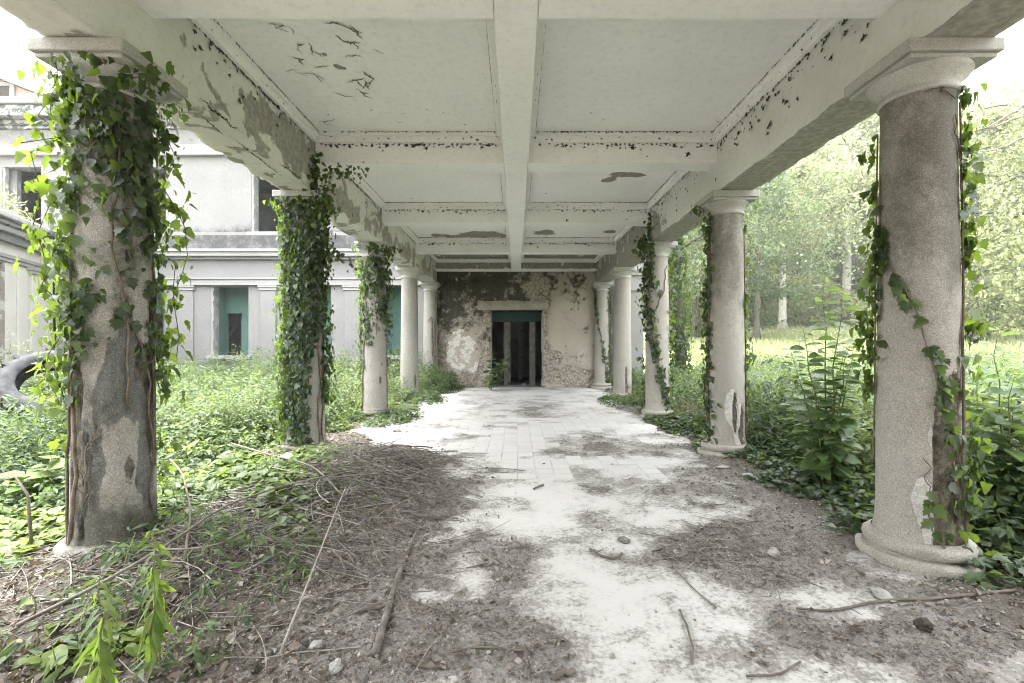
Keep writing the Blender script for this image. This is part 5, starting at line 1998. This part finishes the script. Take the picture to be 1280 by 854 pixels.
stick('stick', 'brown twig below the slanting pale one at the right', [(862, 702), (905, 706), (950, 712), (985, 730)], (.006, .004), M['twig'])
stick('stick', 'long thin twig in the soil left of the pale stone', [(832, 698), (848, 718), (872, 742), (896, 762)], (.004, .004), M['twig'])
stick('stick', 'dark forked twig across the lower middle of the floor', [(560, 824), (600, 816), (640, 817), (655, 819)], (.005, .007), M['twigdark'], twigs=3)
stick('stick', 'upright dark stub of wood at the bottom centre', [(656, 812), (659, 832), (658, 852)], (.006, .007), M['twigdark'])
stick('stick', 'dark bark piece at the bottom edge right of centre', [(692, 852), (705, 847), (718, 844)], (.012, .014), M['twigdark'])
stick('stick', 'dark twig left of the long pale stick', [(440, 780), (460, 776), (490, 768)], (.006, .006), M['twigdark'])
stick('stick', 'thin dark twig at the bottom left of centre', [(505, 836), (535, 839), (560, 838)], (.005, .005), M['twigdark'])
stick('stick', 'pale straight twig on the grey soil in mid floor', [(594, 686), (610, 698), (624, 708)], (.004, .004), M['twigpale'])
stick('stick', 'long pale branch rising out of the litter at the lower left', [(20, 822, .03), (120, 790, .1), (200, 752, .14), (280, 700, .16), (350, 668, .16), (440, 630, .10)], (.010, .006), M['twig'])
stick('stick', 'second pale branch lying lower across the left litter', [(180, 735, .05), (270, 735, .1), (350, 690, .12), (420, 640, .12)], (.007, .004), M['twig'])
stick('stick', 'dark curved branch arching from the litter beside the nearest left column', [(230, 740, .02), (240, 700, .12), (228, 662, .28), (212, 640, .34)], (.009, .006), M['twigdark'])
stick('stick', 'dark slanting branch over the brushwood toward the clean floor', [(290, 580, .15), (340, 605, .16), (390, 632, .14), (430, 660, .08)], (.010, .007), M['twigdark'])
stick('stick', 'dark straight stick poking out at the right end of the brushwood', [(440, 620, .12), (490, 585, .12), (540, 566, .06)], (.010, .008), M['twigdark'])
stick('stick', 'thin pale stick slanting down the left side of the brushwood', [(350, 836, .02), (376, 780, .05), (404, 716, .08), (432, 655, .12)], (.006, .004), M['twigpale'])


# heaped dry vines and fine litter
def brushwood():
    g = np.random.default_rng(401)
    b, bp = MB(), MB()
    for k in range(2500):
        q = g.random()
        if q < .62:
            c = np.array([-1.5, 4.6]) + g.normal(size=2) * np.array([.52, .85])
        elif q < .95:
            c = np.array([-2.0, 3.3]) + g.normal(size=2) * np.array([.7, .75])
        else:
            q = .97
            c = np.array([1.35, 3.4]) + g.normal(size=2) * np.array([.3, .35])
        if abs(c[0]) > 3.2 or c[1] < 1.9 or c[1] > 7:
            continue
        if dirt_field(c[:1][None], c[1:][None])[0, 0] < .6:
            continue
        L = g.uniform(.12, .75) * (.5 if q >= .9 else 1)
        a = g.uniform(0, 6.28)
        m = 6
        t = np.linspace(-.5, .5, m)
        xy = c[None] + np.stack([np.cos(a + t * g.normal(0, .35)), np.sin(a + t * g.normal(0, .35))], 1) * (t * L)[:, None]
        gz = soil_or_ground(xy[:, 0], xy[:, 1])
        heap = float(np.exp(-(((c[0] + 1.5) / .6) ** 2 + ((c[1] - 4.7) / 1.0) ** 2)))
        z = gz + .006 + abs(g.normal(0, .015 + .085 * heap)) * (q < .9) + g.normal() * .1 * t * (.3 + heap) * (q < .9)
        z = np.maximum(z, gz + .004)
        rr = g.choice([.002, .003, .0042, .006], p=[.38, .36, .19, .07])
        (bp if g.random() < .33 else b).tube(np.concatenate([xy, z[:, None]], 1), np.linspace(rr, rr * .6, m), 4, False)
    o = b.build('brushwood', M['twig'], smooth=True, kind='stuff')
    o['label'] = 'heap of dead brown vines and twigs on the left of the floor'
    o = bp.build('brushwood', M['twigpale'], smooth=True, kind='stuff')
    o['label'] = 'bleached dead vines mixed through the heap on the left'


brushwood()


def litter():
    g = np.random.default_rng(410)
    n = 90000
    y = 1.8 + 8.5 * g.random(n) ** 1.5
    x = g.uniform(-4.2, 4.2, n)
    D = dirt_field(x, y)
    w = sstep(.45, .9, D) * .8 + .012
    w = w * np.where((x > -2.4) & (x < 2.4) & (D < .5), .5, 1) + 1.3 * np.exp(-(((x + 1.5) / .75) ** 2 + ((y - 4.5) / 1.1) ** 2))
    ok = g.random(n) < w
    x, y = x[ok], y[ok]
    n = len(x)
    z = soil_or_ground(x, y) + .004 + .012 * g.random(n) + .10 * g.random(n) * np.exp(-(((x + 1.5) / .6) ** 2 + ((y - 4.6) / 1.0) ** 2))
    b = MB()
    leaves(b, L_OVAL, np.stack([x, y, z], 1), unit(n) * np.array([1, 1, .25]), unit(n, 1.2), g.choice([.010, .016, .024, .045], n, p=[.5, .3, .16, .04]) * np.where(x < -.9, 1.5, 1), g.random(n))
    o = b.build('leaf_litter', M['litter'], smooth=False, kind='stuff')
    o['label'] = 'dry crumbled leaf litter over the soil'
    # crumbs of stone and mortar
    n = 5200
    y = 1.8 + 9 * g.random(n) ** 1.7
    x = g.uniform(-2.6, 3.0, n)
    D = dirt_field(x, y)
    ok = g.random(n) < sstep(.3, .8, D) * .9 + .06
    x, y = x[ok], y[ok]
    n = len(x)
    T = np.array([(1, 0, -.3), (-.4, .9, -.3), (-.6, -.8, -.3), (.1, .1, .8), (.6, .7, .2), (-.8, .1, .3)])
    Fc = np.array([(0, 4, 3), (4, 1, 3), (1, 5, 3), (5, 2, 3), (2, 0, 3), (0, 1, 4), (1, 2, 5)])
    s = .004 + .011 * g.random(n) ** 3
    Rm = frames(unit(n) * np.array([1, 1, .2]), unit(n, 3))
    W = np.einsum('nij,kj->nki', Rm, T) * s[:, None, None] + np.stack([x, y, soil_or_ground(x, y) + .006], 1)[:, None]
    b = MB()
    b.add(W.reshape(-1, 3), (Fc[None] + (np.arange(n) * 6)[:, None, None]).reshape(-1, 3))
    o = b.build('rubble_crumbs', M['stone'], kind='stuff')
    o['label'] = 'crumbs of stone and mortar strewn over the floor'


litter()


def stone(label, px, py, r, mat='stone', flat=.6, seed=0, name='stone', cat='stone', group='stones on the floor', stretch=1.0):
    x, y = fpt(px, py)
    u, v = np.linspace(0, 2 * math.pi, 22, endpoint=False), np.linspace(-math.pi / 2 + .05, math.pi / 2 - .05, 12)
    V, U = np.meshgrid(v, u, indexing='ij')
    n = np.stack([np.cos(V) * np.cos(U), np.cos(V) * np.sin(U), np.sin(V)], -1)
    k = 1 + (fbm(n[..., 0] * 1.6, n[..., 1] * 1.6, n[..., 2] * 1.6, 800 + seed, 3) - .5) * 1.1
    Pn = n * k[..., None] * r * np.array([stretch, 1, flat])
    o = MB().grid(Pn, wrap=True).build(name, M[mat], smooth=seed % 2 == 0, loc=(x, y, soil_z(x, y) + r * flat * .45))
    o.rotation_euler = (0, 0, seed * 1.3)
    return tag(o, label, cat, group)


stone('flat pale slab of broken plaster before the foot of the big right column', 1103, 746, .05, flat=.28, seed=1, stretch=1.5)
stone('small pale chip beside the flat slab before the big right column', 1092, 739, .022, flat=.4, seed=2)
stone('pale upright stone on the dark soil at the right', 967, 700, .035, flat=1.0, seed=3)
stone('rounded brown clod right of the middle of the floor', 780, 677, .04, mat='soil', flat=.45, seed=4, stretch=1.3)
stone('dark lumpy clod at the lower right', 1154, 792, .035, mat='crack', flat=.9, seed=5)
stone('dark clod beside the long grey soil patch in mid floor', 645, 688, .035, mat='soil', flat=.4, seed=6, stretch=1.4)
stone('grey stone at the bottom left edge of the clear floor', 420, 846, .028, flat=.8, seed=7)
stone('grey stone above the bottom one at the left', 395, 822, .025, flat=.7, seed=8)
stone('small white stone at the bottom right of centre', 765, 822, .012, flat=.7, seed=9)
stone('broken lump of wall at the foot of the right corner column', 730, 481, .13, mat='stone', flat=.8, seed=10, group='stones by the far wall')
stone('second lump of wall nearer the doorway', 722, 483, .09, mat='stone', flat=.8, seed=11, group='stones by the far wall')
stone('small dark stone on the sill of the doorway', 655, 482, .07, mat='stone', flat=.8, seed=12, group='stones by the far wall')
stone('half buried pale stone under the branches at the lower left', 372, 690, .05, flat=.35, seed=13, stretch=1.5)
for k, (px, py, lab) in enumerate(((940, 600, 'pale plaster flake on the path edge right of the second right column'), (905, 588, 'smaller pale plaster flake nearer the second right column'), (960, 612, 'long pale plaster flake farthest right on the path edge'), (915, 606, 'round pale plaster flake in front of the others'))):
    stone(lab, px, py, .07 - .01 * k, flat=.16, seed=14 + k, stretch=1.3, name='plaster_flake', cat='plaster flake', group='plaster flakes on the path edge')

# torn scrap of plastic
g = np.random.default_rng(420)
x, y = fpt(366, 600)
u = np.linspace(-1, 1, 15)
U, V = np.meshgrid(u, u, indexing='ij')
Z = fbm(U * 2.2, V * 2.2, 0, 421, 4) * .09
rr = .10 * (1 + .3 * (fbm(U * 3, V * 3, 0, 422, 3) - .5))
MBp = MB().grid(np.stack([U * rr * 1.25, V * rr * .7, Z], -1))
tag(MBp.build('plastic_scrap', M['plastic'], smooth=True, loc=(x, y, soil_z(x, y) + .06)), 'crumpled scrap of pale green plastic among the dead vines', 'plastic scrap')
# one large fallen leaf, yellowed
x, y = fpt(1074, 790)
o = link('fallen_leaf', leaf_mesh('fallen_leaf', L_HEART, M['litter']))
o.location = (x, y, soil_z(x, y) + .012)
o.scale = (.075,) * 3
o.rotation_euler = (.1, .15, 2.0)
tag(o, 'single fallen leaf lying on the soil at the lower right', 'leaf')


# ---------------------------------------------------------------- air
hz = Mat('haze')
pv = hz.n('VolumePrincipled', {'Color': (.93, .96, .97), 'Density': .0009, 'Anisotropy': .2})
hz.nt.links.new(pv.outputs[0], hz.out.inputs['Volume'])
b = MB().box(-705, 705, -705, 705, -1.5, 34)
o = b.build('haze', hz.m, kind='stuff')
o['label'] = 'thin pale haze in the air'
